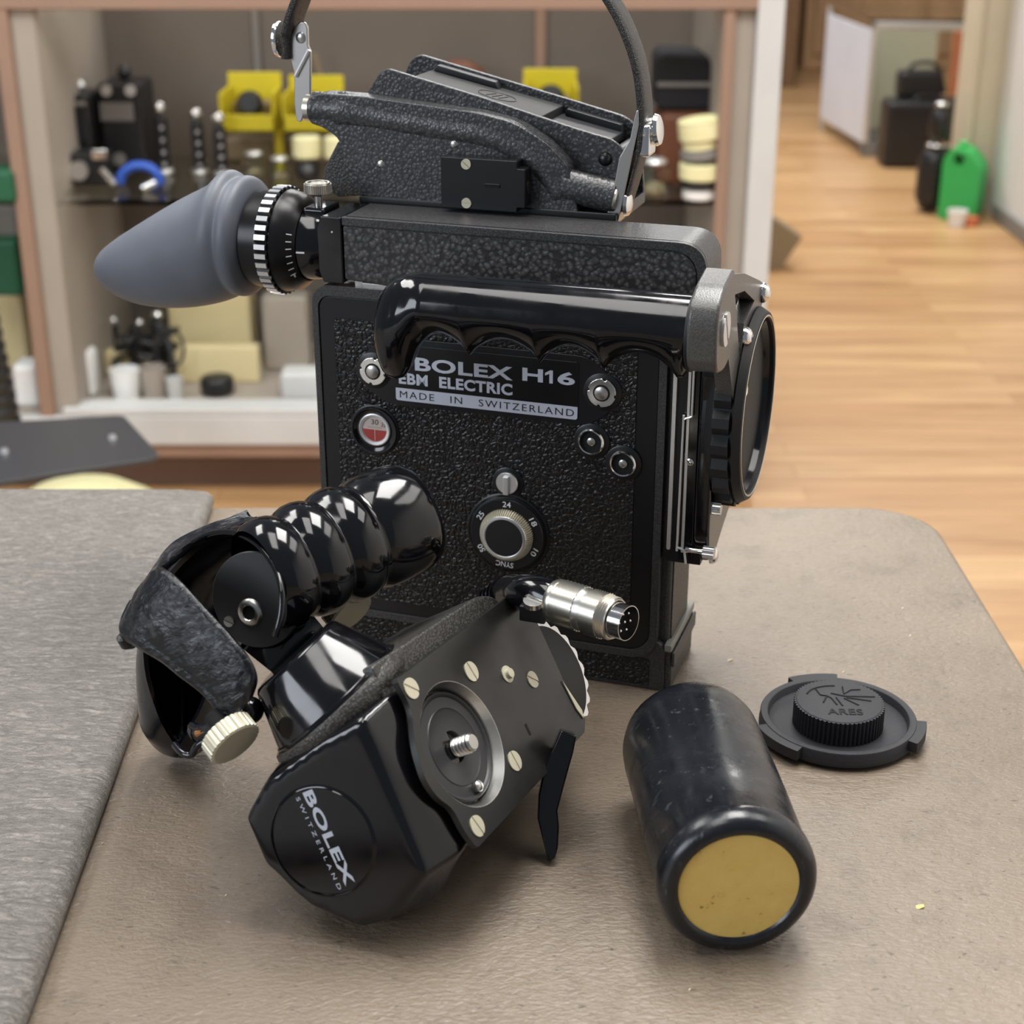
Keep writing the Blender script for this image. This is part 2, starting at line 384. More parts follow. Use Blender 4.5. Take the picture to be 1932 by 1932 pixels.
def text(name, s, mat, parent, o, X, Y, w, h, depth=.15, bold=0, space=1, word=1):
    cu = bpy.data.curves.new(name, 'FONT'); cu.body = s; cu.size = 1; cu.offset = bold; cu.space_character = space; cu.space_word = word; cu.extrude = .01
    cu.resolution_u = 4
    to = bpy.data.objects.new(name, cu); COL.objects.link(to)
    bpy.context.view_layer.update()
    me = bpy.data.meshes.new_from_object(to.evaluated_get(bpy.context.evaluated_depsgraph_get()))
    bpy.data.objects.remove(to); bpy.data.curves.remove(cu)
    xs = [v.co.x for v in me.vertices]; ys = [v.co.y for v in me.vertices]
    x0, x1, y0, y1 = min(xs), max(xs), min(ys), max(ys); X = Vector(X).normalized(); Y = Vector(Y).normalized(); Z = X.cross(Y); o = Vector(o)
    for v in me.vertices:
        v.co = (o+X*((v.co.x-x0)/(x1-x0)*w)+Y*((v.co.y-y0)/(y1-y0)*h)+Z*(depth if v.co.z > 0 else 0))*.001
    me.materials.clear(); me.materials.append(mat)
    ob = bpy.data.objects.new(name, me); COL.objects.link(ob); ob.parent = parent; me.name = name
    return ob
def screw(parent, o, axis, r, h, mat, ang=0, name='screw'):
    a, e1, e2 = fr(axis); o = Vector(o); bm = B_(); sl = .13*r
    lathe(bm, [(0, 0), (r, 0), (r, h*.3), (0, h*.3)], o, axis, 24)
    c, s = math.cos(ang), math.sin(ang); d1 = e1*c+e2*s; d2 = -e1*s+e2*c
    for sg in (1, -1):
        t0 = math.asin(sl/r); pts = [(r*math.cos(t0+(PI-2*t0)*k/12), sg*r*math.sin(t0+(PI-2*t0)*k/12)) for k in range(13)]
        prism(bm, pts, h*.28, h, lambda x, y, hh: o+d1*x+d2*y+Vector(axis).normalized()*hh)
    return obj(name, bm, mat, parent)
# ------------------------------------------------------------------ the setting
FL = -.76
bm = B_(); box(bm, -3.2, 3.4, -1.5, 11, FL-.02, FL); struct('floor', bm, M['floor'])
bm = B_(); box(bm, 1.565, 1.70, -1.5, 5.20, FL, 2.0); struct('wall_right', bm, M['wall'])
bm = B_(); box(bm, -3.2, 3.4, 9.3, 9.4, FL, 2.0); struct('wall_back', bm, M['wood_dark'])
bm = B_(); box(bm, 1.552, 1.565, -1.5, 5.12, FL, FL+.05); struct('baseboard_right', bm, M['grey'], .004)
# door frame with its casing, seen edge-on behind the thermos
bm = B_(); box(bm, 1.485, 1.60, 5.22, 5.34, FL, 1.35); box(bm, 1.462, 1.485, 5.20, 5.36, FL, 1.35); box(bm, 1.60, 2.4, 5.24, 5.32, FL, 1.35)
struct('door_1', bm, M['door'], .004)
sw = empty('light_switch', 'white light switch plate on the beige door frame', 'switch', (1.516, 5.222, .10))
bm = B_(); box(bm, -.042, .042, -.012, .002, -.07, .07); obj('switch_plate', bm, M['white'], sw, 1, .004)
bm = B_(); box(bm, -.012, .012, -.024, -.012, -.028, .028); obj('toggle', bm, M['white'], sw, 1, .003)
# ---- table
t = empty('table', 'brown speckled tabletop with a rounded far corner', 'table', (0, .5, -.03))
bm = B_()
pts = rrect(-1.2, .2495, -.05, .885, [.02, .02, .042, .02], 10)
prism(bm, [(x, y-.5) for x, y in pts], 0, .03); obj('tabletop', bm, M['table'], t, 1, .0035, 3)
for x, y in ((-1.1, .02), (.17, .05), (.17, .80), (-1.1, .8)):
    bm = B_(); box(bm, x-.02, x+.02, y-.5-.02, y-.5+.02, FL+.03, 0); obj('leg', bm, M['black'], t, 1, .003)
# ---- padded board on the left
bm = B_(); L0, L1 = onz(405, 958, .0), onz(55, 1945, .0)
dx = (L1.x-L0.x)/(L1.y-L0.y)
edge = [(L0.x+dx*(y-L0.y), y) for y in (.884, .20)]
n = 14; rs = []
for (ex, y) in ((edge[0][0], .884), (edge[0][0]+dx*(.55-.884), .55), (edge[1][0], .20)):
    prof = [(-1.1, .0005), (ex-.001, .0005)] + [(ex-.007+.007*math.sin(a*PI/16), .0055-.0055*math.cos(PI-a*PI/16) if 0 else .0045+.0065*math.cos(a*PI/16)) for a in range(8, -1, -1)] + [(ex-.02, .0120), (ex-.05, .0123), (-1.1, .0125)]
    rs.append([(x, y, z) for x, z in prof])
rings(bm, rs)
tag(obj('desk_pad', bm, M['pad'], None, 1, .002, 2, 60), 'grey brown padded vinyl sheet covering the left of the table', 'desk pad')
# ---- chips of paint and lint on the table
def chip(px, py, sz, mat, label, seed, name='paint_chip', cat='chip'):
    r = random.Random(seed); c = onz(px, py, 0); bm = B_()
    n = 7; pts = [(sz*(.6+.5*r.random())*math.cos(2*PI*k/n)*1.3, sz*(.6+.5*r.random())*math.sin(2*PI*k/n)*.8) for k in range(n)]
    prism(bm, pts, 0.0001, sz*.22, lambda x, y, h: (x, y, h+.0006*(x/sz)))
    o = obj(name, bm, mat, None, 1); o.location = c; tag(o, label, cat)
M['chip'] = plain('pale_flake', rgb(222, 206, 168), .6); M['chip2'] = plain('brass_flake', rgb(224, 196, 122), .5, .2)
chip(1735, 1712, .0019, M['chip2'], 'yellowish flake on the table right of the battery', 1)
chip(1376, 1246, .0013, M['chip'], 'small pale flake on the table above the lens cap', 2)
chip(192, 1592, .0007, M['chip'], 'tiny white flake beside the pad edge at lower left', 3)
chip(271, 1476, .0006, M['chip'], 'tiny white flake under the strap end of the grip', 4)
for k, (x, y) in enumerate(((1590, 1268), (1716, 1200), (1702, 1148), (425, 1690), (1300, 1868))):
    chip(x, y, .0006, M['chip'], ['tiny pale speck just behind the lens cap', 'tiny pale speck on the far right of the tabletop', 'topmost tiny pale speck on the right of the tabletop', 'tiny pale speck left of the grip base', 'tiny pale speck in front of the battery'][k], 9+k)

# ---- display cabinet behind
CY = 2.753; CB = 3.22
cab = empty('display_cabinet', 'large open display cabinet with greige sides and a glass shelf behind the table', 'cabinet', (0, CY, FL))
def cpart(name, mat, *bxs, bev=.003, label=None):
    bm = B_()
    for (x0, x1, y0, y1, z0, z1) in bxs: box(bm, x0, x1, y0-CY, y1-CY, z0-FL, z1-FL)
    return obj(name, bm, M[mat], cab, 1, bev, label=label)
cpart('back_panel', 'case_back', (-1.9, .40, CB, CB+.02, -.66, .30))
cpart('side_panel', 'case_lam', (.352, .407, CY+.01, CB+.02, -.70, .30))
cpart('side_panel', 'white_lam', (.407, .452, CY-.012, CY+.02, -.74, .30), (.407, .452, CY+.02, CB+.02, -.74, .30), label='white outer end panel')
cpart('side_panel', 'case_lam', (-.842, -.795, CY+.004, CB, -.62, .30))
cpart('edge_strip', 'case_brown', (-.862, -.836, CY-.008, CY+.006, -.66, .30), label='brown edge strip of the divider')
cpart('edge_strip', 'case_brown', (.352, .372, CY-.004, CY+.012, -.60, .30), label='brown edge strip of the right side')
cpart('top_rail', 'case_brown', (-1.9, .41, CY-.01, CY+.03, .112, .20))
cpart('shelf_standard', 'grey', (-.505, -.492, CB-.012, CB, -.56, .28))
cpart('shelf_standard', 'case_brown', (.045, .066, CB-.012, CB, -.56, .28))
cpart('door_track', 'white_lam', (-.82, .407, CY-.01, CY+.05, -.600, -.585), label='bright sliding door track')
cpart('deck', 'case_lam', (-1.9, .41, CY+.0, CB, -.66, -.600))
cpart('bottom_rail', 'white_lam', (-1.9, .41, CY-.012, CY+.01, -.655, -.600))
cpart('lower_molding', 'case_brown', (-1.9, .41, CY-.004, CY+.03, -.682, -.655))
cpart('kick_board', 'kick', (-1.9, .44, CY+.055, CY+.08, FL, -.682))
SH = -.208
cpart('glass_shelf', 'sheet_glass', (-.835, .352, CY+.012, CB-.012, SH-.008, SH), bev=0)
cpart('glass_shelf', 'sheet_glass', (-1.9, -.865, CY+.012, CB-.012, SH-.008, SH), bev=0)
for x in (-.60, .15):
    cpart('shelf_bracket', 'grey', (x-.006, x+.006, CB-.20, CB-.012, SH-.024, SH-.009))

# ---- things in the cabinet: placed where they stand on the shelf (SH) or the deck (DK)
DK = -.600
def spot(px, py, z): return onz(px, py, z)
def ext(px0, px1, py, z):            # width in metres of a pixel span at the ground point under it
    p = onz((px0+px1)/2, py, z); t = (p-CAM).dot(F_); return (px1-px0)/FPX*t, p
def hgt(px, pyb, pyt, z):
    p = onz(px, pyb, z); q = ony(px, pyt, p.y); return q.z-z
def boxthing(name, label, cat, mat, px0, px1, pyb, pyt, z, depth, extra=None, rot=0, bev=.008, group=None, part='body'):
    w, p = ext(px0, px1, pyb, z); h = hgt((px0+px1)/2, pyb, pyt, z)
    e = empty(name, label, cat, (p.x, p.y+depth/2, z)); e.rotation_euler = (0, 0, rot)
    if group: e['group'] = group
    bm = B_(); box(bm, -w/2, w/2, -depth/2, depth/2, 0, h); obj(part, bm, M[mat], e, 1, bev, 3)
    if extra: extra(e, w, depth, h)
    return e
def cyl(e, name, mat, x, y, z0, z1, r, n=28, hollow=0, axis='z', S=1):
    bm = B_()
    pr = [(0, z0), (r, z0), (r, z1), (0, z1)] if not hollow else [(r-hollow, z0), (r, z0), (r, z1), (r-hollow, z1), (r-hollow, z0)]
    ax = {'z': (0, 0, 1), 'y': (0, -1, 0), 'x': (1, 0, 0)}[axis]
    lathe(bm, pr, (x, y, 0) if axis == 'z' else (x, y, z0 if 0 else 0), ax, n); return obj(name, bm, M[mat], e, 1, S)
def disc_on_front(e, name, mat, x, y, z, r, th=.004):
    bm = B_(); lathe(bm, [(0, 0), (r, 0), (r, th), (0, th)], (x, y, z), (0, -1, 0), 24); return obj(name, bm, M[mat], e, 1, .0)
def cam1(e, w, d, h):
    for i, x in enumerate((-.02, .012)):
        cyl(e, 'winding_knob', 'alu', x, 0, h, h+.02, .010)
    disc_on_front(e, 'lens_ring', 'alu', 0, -d/2, h*.25, .018, .008)
    bm = B_(); box(bm, -w*.42, w*.42, -d/2-.006, -d/2, h*.45, h*.85); obj('front_panel', bm, M['black_cloth'], e, 1, .002)
    bm = B_(); box(bm, -w*.42, w*.45, -d/2-.01, -d/2, h*.88, h*.93); obj('trim_bar', bm, M['grey'], e, 1, .001)
boxthing('folding_camera', 'black box camera with round knobs at the left end of the upper shelf', 'camera', 'black', 108, 180, 338, 180, SH, .10, cam1)
def cam2(e, w, d, h):
    cyl(e, 'winding_knob', 'black', 0, 0, h, h+.028, .014)
    for x in (-.022, .022): disc_on_front(e, 'lens', 'alu', x, -d/2, h*.93, .010, .006)
    disc_on_front(e, 'dial', 'alu', -.01, -d/2, h*.18, .012, .006)
    bm = B_(); box(bm, -w*.45, w*.3, -d/2-.008, -d/2, h*.60, h*.80); obj('front_panel', bm, M['grey'], e, 1, .002)
boxthing('box_camera', 'taller black camera with a top knob, second on the upper shelf', 'camera', 'black', 198, 280, 330, 158, SH, .11, cam2)
def low(e, w, d, h):
    disc_on_front(e, 'lens', 'alu', -.005, -d/2, h*.5, .017, .012)
    bm = B_(); box(bm, w*.25, w*.55, -d/2-.012, -d/2+.01, h*.85, h*1.15); obj('flash_shoe', bm, M['chrome'], e, 1, .002)
boxthing('projector_lens_block', 'low black block with a round silver lens below the box camera', 'camera', 'black', 112, 205, 352, 290, SH, .06, low)
def post(label, px, pyb, pyt, n=4):
    w, p = ext(px-14, px+14, pyb, SH); h = hgt(px, pyb, pyt, SH)
    e = empty('camera_grip', label, 'grip', (p.x, p.y, SH), group=None)
    cyl(e, 'handle', 'black', 0, 0, 0, h*.84, .0115)
    cyl(e, 'release_cap', 'chrome', 0, 0, h*.84, h, .012)
    for k in range(n): disc_on_front(e, 'rivet', 'alu', .003, -.0095, h*(.15+.17*k), .0035, .006)
    cyl(e, 'foot', 'alu', 0, 0, 0, .01, .017)
post('upright black grip with chrome cap beside the blue strap', 312, 328, 192)
post('middle upright black grip with chrome cap on the upper shelf', 378, 328, 204)
post('upright black grip with chrome cap just left of the yellow bins', 420, 332, 212)
# blue strap coil
p = spot(265, 356, SH); e = empty('wrist_strap', 'blue webbing strap coiled on the glass shelf', 'strap', (p.x, p.y, SH))
bm = B_(); path = smooth_path([(-.034, 0, .010), (-.030, 0, .026), (-.010, 0, .040), (.015, 0, .040), (.032, 0, .028), (.036, 0, .012), (.018, -.01, .004)], 5)
tube(bm, path, .0085, 8, (0, 1, 0), 1.5); obj('webbing', bm, M['blue'], e, 1)
bm = B_(); tube(bm, [(.010, -.02, .006), (.034, -.02, .017)], .007, 10); obj('buckle', bm, M['chrome'], e, 1)
bm = B_(); tube(bm, [(-.062, -.02, .040), (-.040, -.02, .012)], .006, 10); obj('clip', bm, M['chrome'], e, 1)
# yellow bins: open crates stacked
def bin_(label, px0, px1, pyb, pyt, z):
    w, p = ext(px0, px1, pyb, z); h = hgt((px0+px1)/2, pyb, pyt, z); d = .12
    e = empty('storage_bin', label, 'bin', (p.x, p.y+d/2, z))
    bm = B_(); th = .006
    box(bm, -w/2, w/2, -d/2, d/2, 0, th); box(bm, -w/2, -w/2+th, -d/2, d/2, 0, h*.75); box(bm, w/2-th, w/2, -d/2, d/2, 0, h*.75)
    box(bm, -w/2, w/2, d/2-th, d/2, 0, h); box(bm, -w/2, w/2, -d/2, -d/2+th, 0, h*.34)
    obj('shell', bm, M['yellow'], e, 1, .002)
    bm = B_(); lathe(bm, [(0, -.01), (.018, -.01), (.026, .01), (.018, .022), (0, .022)], (0, -d*.1, h*.45), (0, -1, .4), 20); obj('stored_part', bm, M['black'], e, 1)
    bm = B_(); box(bm, -w*.34, w*.34, -d*.1, d*.3, th, h*.5); obj('contents', bm, M['olive'], e, 1, .006)
bin_('yellow plastic bin of small parts, left one behind the jars', 416, 520, 250, 152, SH+.075)
bin_('yellow plastic bin beside the first one, half behind the camera top', 534, 640, 250, 158, SH+.075)
for k, (a, b) in enumerate(((418, 520), (536, 640))):
    boxthing('parts_box', ['dark box under the left yellow bin', 'dark box under the right yellow bin'][k], 'box', 'olive', a, b, 305, 262, SH, .10)
def rack(px0, px1):
    w, p = ext(px0, px1, 310, SH); return w
# divider post of the yellow rack
boxthing('rack_post', 'narrow yellow upright between the two yellow bins', 'rack', 'yellow', 520, 536, 310, 170, SH, .02, bev=.002)
# jars with cream lids
def jar(label, px0, px1, pyb, pyt, frac=.45):
    w, p = ext(px0, px1, pyb, SH); h = hgt((px0+px1)/2, pyb, pyt, SH)
    e = empty('lidded_jar', label, 'jar', (p.x, p.y+w/2, SH))
    cyl(e, 'body', 'black', 0, 0, 0, h*(1-frac), w*.46); cyl(e, 'lid', 'cream', 0, 0, h*(1-frac), h, w*.5, S=.004)
jar('dark jar with wide cream lid, left of the pair on the shelf', 552, 606, 350, 262)
jar('dark jar with wide cream lid, half hidden behind the camera', 612, 662, 352, 262)
bm = B_()
def clearbox(label, px0, px1, pyb, pyt, d=.05):
    w, p = ext(px0, px1, pyb, SH); h = hgt((px0+px1)/2, pyb, pyt, SH)
    e = empty('glass_jar', label, 'jar', (p.x, p.y+d/2, SH))
    bm = B_(); lathe(bm, [(w*.38, .004), (w*.46, .002), (w*.47, h*.75), (w*.36, h*.86), (w*.34, h*.86), (w*.44, h*.74), (w*.43, .006), (0, .006)], (0, 0, 0), (0, 0, 1), 28); obj('glass_body', bm, M['sheet_glass'], e, 1)
    cyl(e, 'lid', 'alu', 0, 0, h*.86, h, w*.38); cyl(e, 'contents', 'olive', 0, 0, .007, h*.45, w*.36)
clearbox('squat clear glass jar with a silver lid, right end of the shelf', 1206, 1266, 384, 304)
clearbox('small clear jar among the grips on the upper shelf', 455, 500, 345, 290)
clearbox('small clear jar behind the rubber eyecup', 505, 548, 352, 300)
# pile of parts in the rear of the shelf
for k, (px, pyb, pyt, w2, mat, lab) in enumerate(((600, 240, 105, 60, 'case_brown', 'brown folded tripod leg leaning at the cabinet back'),)):
    p = onz(px, 300, SH); e = empty('tripod_leg', lab, 'tripod', (p.x, CB-.05, SH))
    bm = B_(); tube(bm, [(-.03, 0, .0), (.01, 0, .16)], .008, 10); obj('leg', bm, M['olive'], e, 1); bm = B_(); tube(bm, [(.05, 0, .0), (.0, 0, .2)], .006, 10); obj('leg', bm, M['olive'], e, 1)
bin_('yellow plastic bin right of the camera top, with a dark part inside', 988, 1092, 235, 145, SH+.09)
boxthing('parts_box', 'dark box under the yellow bin behind the magazine saddle', 'box', 'olive', 990, 1090, 310, 240, SH, .10)
e = empty('camera_pouch', 'dark maroon cloth pouch at the back of the shelf behind the saddle', 'pouch', (onz(870, 300, SH).x, CB-.08, SH))
bm = B_(); rings(bm, [[(x*s, y*s, z) for x, y in circ(0, 0, 1, 24)] for s, z, x_ in ()] or [[(.07*s*math.cos(2*PI*k/24), .05*s*math.sin(2*PI*k/24), z) for k in range(24)] for s, z in ((1, 0), (1.1, .05), (1, .12), (.7, .17), (.3, .19))])
obj('bag', bm, M['brown'], e, 1)
# right side of the shelf
def caseext(e, w, d, h):
    bm = B_(); tube(bm, smooth_path([(-w*.2, -d*.42, h), (-w*.12, -d*.42, h+.018), (w*.12, -d*.42, h+.018), (w*.2, -d*.42, h)], 4), .005, 8); obj('carry_handle', bm, M['black'], e, 1)
e = boxthing('leather_case', 'brown leather case under the black bag at the right of the shelf', 'case', 'brown', 1238, 1362, 352, 212, SH, .12, bev=.015)
w, p = ext(1232, 1350, 352, SH); hz = hgt(1290, 352, 214, SH)
e = empty('camera_bag', 'soft black bag lying on the brown leather case', 'bag', (p.x, p.y+.07, SH+hz+.001)); bm = B_(); prism(bm, roundpoly([(-w/2, 0), (w/2, 0), (w/2, .05), (w*.30, .10), (-w/2, .105)], .02), -.06, .06, lambda x, y, h: (x, h, y)); obj('bag', bm, M['black_cloth'], e, 1, .012, 3)
bm = B_(); box(bm, -w*.48, w*.49, -.066, -.060, .045, .052); obj('zip', bm, M['grey'], e, 1)
w, p = ext(1284, 1364, 385, SH); zc = SH
for k, (mat, hh, rr, tilt, lab) in enumerate((('white', .018, .40, 0, 'white plastic ring at the bottom of the reel stack'), ('black', .014, .46, 0, 'black lid near the bottom of the reel stack'), ('cream', .028, .5, 0, 'cream plastic reel case in the middle of the stack'), ('grey', .016, .48, .12, 'grey ring between the two cream reel cases'), ('cream', .016, .42, .14, 'thin cream lid under the topmost reel case'), ('cream', .030, .52, .14, 'topmost cream reel case of the stack, tilted'))):
    e = empty('film_reel_case', lab, 'reel case', (p.x, p.y+.05, zc+(.006 if tilt else 0)), group=None); e.rotation_euler = (0, -tilt, 0)
    cyl(e, 'case', mat, 0, 0, 0, hh, w*rr, 32, S=.003)
    if k == 5: cyl(e, 'rim', 'cream', 0, 0, hh, hh+.004, w*rr, 32, hollow=.006)
    zc += hh+.001
# ---- things on the lower deck
def blob(e, name, mat, c, r, seed=0):
    bm = B_(); bmesh.ops.create_icosphere(bm, subdivisions=3, radius=1); rr = random.Random(seed)
    for v in bm.verts: v.co = Vector((c[0]+v.co.x*r[0]*(1+.1*rr.random()), c[1]+v.co.y*r[1], c[2]+v.co.z*r[2]*(1+.06*rr.random())))
    return obj(name, bm, M[mat], e, 1)
w, p = ext(180, 250, 742, DK)
def tall(label, px, pyb, pyt, mat, r, name='camera_grip', cat='grip', extra=1, lean=0):
    w, p = ext(px-10, px+10, pyb, DK); h = hgt(px, pyb, pyt, DK); e = empty(name, label, cat, (p.x, p.y, DK)); e.rotation_euler = (0, lean, 0)
    cyl(e, 'handle', mat, 0, 0, 0, h*.86, r); cyl(e, 'cap', 'chrome', 0, 0, h*.86, h, r*.7)
    for k in range(extra): disc_on_front(e, 'rivet', 'alu', 0, -r*.9, h*(.2+.2*k), .004, .006)
tall('black perforated grip standing before the cream box', 306, 700, 585, 'black', .016, extra=3)
tall('dark leaning tripod grip among the clutter on the deck', 225, 690, 590, 'black', .014, lean=.5)
tall('dark upright rod left of the leaning grip', 205, 685, 595, 'black', .012, extra=1, lean=.2)
w, p = ext(262, 300, 725, DK); e = empty('cable_coil', 'tangle of black cable lying on the cabinet deck', 'cable', (p.x, p.y, DK)); bm = B_()
rr = random.Random(3); path = smooth_path([(rr.uniform(-.07, .07), rr.uniform(-.03, .03), .006+rr.uniform(0, .10)) for _ in range(22)], 5); tube(bm, path, .005, 8); obj('cable', bm, M['black'], e, 1)
bm = B_(); tube(bm, [(.05+.028*math.cos(a/12*2*PI), -.02, .08+.040*math.sin(a/12*2*PI)) for a in range(13)], .003, 8); obj('loop', bm, M['black'], e, 1)
boxthing('card_box', 'small yellowish box among the clutter on the deck', 'box', 'kraft', 200, 240, 712, 664, DK, .04)
boxthing('plastic_tub', 'pale tall tub at the left end of the deck', 'tub', 'white', 135, 182, 752, 664, DK, .05, bev=.012)
boxthing('plastic_tub', 'pale grey upright tub behind the leaning grip', 'tub', 'white_lam', 176, 215, 660, 605, DK, .05, bev=.012)
def cup(label, px0, px1, pyb, pyt, mat='white'):
    w, p = ext(px0, px1, pyb, DK); h = hgt((px0+px1)/2, pyb, pyt, DK); e = empty('open_cup', label, 'cup', (p.x, p.y+w/2, DK))
    bm = B_(); lathe(bm, [(0, .003), (w*.36, .003), (w*.46, h), (w*.5, h), (w*.40, 0), (0, 0)], (0, 0, 0), (0, 0, 1), 28); obj('cup_wall', bm, M[mat], e, 1)
    cyl(e, 'contents', 'black', 0, 0, .004, h*.5, w*.3)
cup('pale round cup lying among the clutter, front row of the deck', 205, 262, 762, 705); cup('pale cup right of the round cup on the deck', 262, 312, 757, 700, 'case_lam')
cup('small clear cup next to the dark lump on the deck', 312, 345, 757, 718, 'white_lam')
boxthing('pale_box', 'large cream box standing at the back of the deck', 'box', 'kraft', 325, 478, 690, 545, DK, .08, bev=.004)
boxthing('pale_box', 'lower cream box in front of the large one', 'box', 'kraft', 330, 490, 722, 655, DK, .03, bev=.004)
w, p = ext(374, 438, 752, DK); e = empty('lens_cap', 'dark rounded lens cap on the deck before the cream boxes', 'lens cap', (p.x, p.y+.03, DK)); cyl(e, 'cap', 'black', 0, 0, 0, .035, w/2, S=.008)
for k, (a, b, yb, yt, m_) in enumerate(((500, 585, 700, 560, 'case_lam'), (530, 640, 755, 705, 'white_lam'))):
    boxthing('card_box', ['pale brown box at the back right of the deck', 'flat pale box low at the right of the deck'][k], 'box', m_, a, b, yb, yt, DK, .06)
# ---- left bay of the cabinet
def bay(name, label, cat, mat, px0, px1, pyb, pyt, z, d=.06, bev=.01): return boxthing(name, label, cat, mat, px0, px1, pyb, pyt, z, d, bev=bev)
bay('green_box', 'dark green box on the upper shelf of the left bay', 'box', 'dk_green', -30, 30, 385, 322, SH)
bay('grey_device', 'grey and white device at the left edge of the picture under the green box', 'device', 'grey', -30, 38, 450, 385, -.36)
bay('green_binder', 'dark green binder at the left edge beside the divider', 'binder', 'dk_green', -40, 44, 560, 455, -.42)
bay('card_box', 'pale yellow box behind the black lens in the left bay', 'box', 'kraft', -10, 58, 700, 555, DK)
bay('plastic_tub', 'white tub at the foot of the divider in the left bay', 'tub', 'white', 30, 76, 770, 690, DK)
bay('orange_box', 'small orange lid in the left bay', 'box', 'orange', 52, 74, 700, 688, -.56)
# black lens with ribs at left edge, standing on a stool closer to us
e = empty('ribbed_lens', 'tall black ribbed lens at the left edge of the picture', 'lens', ony(-12, 815, 2.35)); h = ony(0, 560, 2.35).z-ony(0, 815, 2.35).z
bm = B_(); pr = [(0, 0), (.045, 0)]
for k in range(9): z = h*.08+h*.84*k/9; pr += [(.045, z), (.041, z+h*.03), (.045, z+h*.06)]
pr += [(.038, h*.95), (.03, h), (0, h)]; lathe(bm, pr, (0, 0, 0), (0, 0, 1), 32); obj('barrel', bm, M['black'], e, 1); e.rotation_euler = (0, -.08, 0)
for k in range(7): disc_on_front(e, 'rivet', 'grey', .01, -.044, h*(.15+.11*k), .006, .003)
# grey tray on a stand at left
A, Bq, Cq, Dq = [onz(x, y, -.30) for x, y in ((-60, 800), (232, 782), (305, 862), (-60, 918))]
e = empty('sheet_metal_tray', 'grey metal plate with two small studs on a stool at left', 'tray', ((A+Cq)/2).to_tuple()); c0 = (A+Cq)/2
bm = B_(); prism(bm, roundpoly([tuple((q-c0).to_2d()) for q in (A, Bq, Cq, Dq)], [.001, .012, .02, .001]), -.006, 0); obj('plate', bm, plain('dark_grey_sheet', rgb(84, 86, 90), .32, .6), e, 1, .001)
for px, py in ((212, 827), (8, 853)):
    q = onz(px, py, -.30)-c0; bm = B_(); lathe(bm, [(0, .005), (.004, .004), (.005, 0), (0, 0)], (q.x, q.y, 0), (0, 0, 1), 16); obj('stud', bm, M['alu'], e, 1)
for x, y in ((-.25, -.02), (-.16, -.02), (-.25, .10), (-.16, .1)):
    bm = B_(); box(bm, x-.015, x+.015, y-.015, y+.015, FL+.3, -.006); obj('leg', bm, M['olive'], e, 1, .003)
e = empty('seat_cushion', 'round cream stool cushion low behind the table at left', 'cushion', (ony(150, 940, 2.3).x, 2.3, ony(150, 935, 2.3).z-.04))
bm = B_(); lathe(bm, [(0, FL-ony(150, 935, 2.3).z+.04), (.03, FL-ony(150, 935, 2.3).z+.04), (.03, -.05), (.09, -.05), (.13, -.02), (.12, .02), (.08, .045), (0, .055)], (0, 0, 0), (0, 0, 1), 32); obj('pad', bm, M['cream'], e, 1)

# ---- far right: second display case and things on the floor
A = onz(1545, 244, FL); Bq = onz(1624, 296, FL); Cq = onz(1800, 306, FL)
e = empty('glass_case', 'small framed display case with a pale printed end panel', 'cabinet', (Bq.x, Bq.y, FL))
hh = hgt(1640, 308, 48, FL)
def qp(name, mat, P, Q, z0, z1, th=.02, bev=.003):
    P = (P-Bq).to_2d(); Q = (Q-Bq).to_2d(); d = (Q-P).normalized(); nn = Vector((-d.y, d.x))*th; bm = B_()
    prism(bm, [tuple(P), tuple(Q), tuple(Q+nn), tuple(P+nn)], z0, z1); return obj(name, bm, M[mat], e, 1, bev)
C2 = Vector((Bq.x+.50, Bq.y-.06, FL)); D2 = C2+(A-Bq)
qp('end_panel', 'poster', Bq, A, .05, hh-.03, -.006)
qp('frame_post', 'alu', Bq, Bq+(C2-Bq)*.05, 0, hh, .02); qp('frame_post', 'alu', C2, C2-(C2-Bq)*.04, 0, hh, .02); qp('frame_post', 'alu', A, A+(C2-Bq)*.04, 0, hh, .02)
qp('top_rail', 'alu', Bq, C2, hh-.03, hh, .02); qp('base', 'grey', Bq, C2, 0, .06, .3)
qp('back_panel', 'door', Bq+(A-Bq)*.5+(C2-Bq)*.08, Bq+(A-Bq)*.5+(C2-Bq)*.70, .06, hh-.06, .02)
qp('orange_panel', 'orange', Bq+(A-Bq)*.45+(C2-Bq)*.80, Bq+(A-Bq)*.45+(C2-Bq)*.93, .2, hh-.06, .02)
qp('glass_pane', 'sheet_glass', Bq+(C2-Bq)*.06, C2-(C2-Bq)*.05, .06, hh-.03, .006, 0)
bm = B_(); prism(bm, [tuple((q-Bq).to_2d()) for q in (Bq, C2, D2, A)], hh, hh+.012); obj('top_glass', bm, M['sheet_glass'], e, 1)
def rc(e, w, d, h):
    caseext(e, w, d, h)
    bm = B_(); box(bm, -w*.48, w*.48, -d/2-.004, -d/2, h*.82, h*.86); obj('lid_seam', bm, M['black_cloth'], e, 1)
boxthing('equipment_case', 'black hard case on the floor before the far display case', 'case', 'black', 1666, 1820, 318, 192, FL, .15, rc, bev=.02)
w, p = ext(1692, 1775, 318, FL); hz = hgt(1740, 318, 192, FL)
e = empty('camera_bag', 'small dark bag sitting on top of the black hard case', 'bag', (p.x-.005, p.y+.100, FL+hz+.001)); bm = B_(); box(bm, -w/2, w/2, -.04, .04, 0, .10); obj('bag', bm, M['black'], e, 1, .018, 3)
bm = B_(); tube(bm, smooth_path([(-.05, -.03, .09), (-.03, -.03, .125), (.05, -.03, .12), (.09, -.03, .02)], 4), .008, 8); obj('handle', bm, M['black'], e, 1)
w, p = ext(1728, 1790, 405, FL); h = hgt(1762, 405, 196, FL)
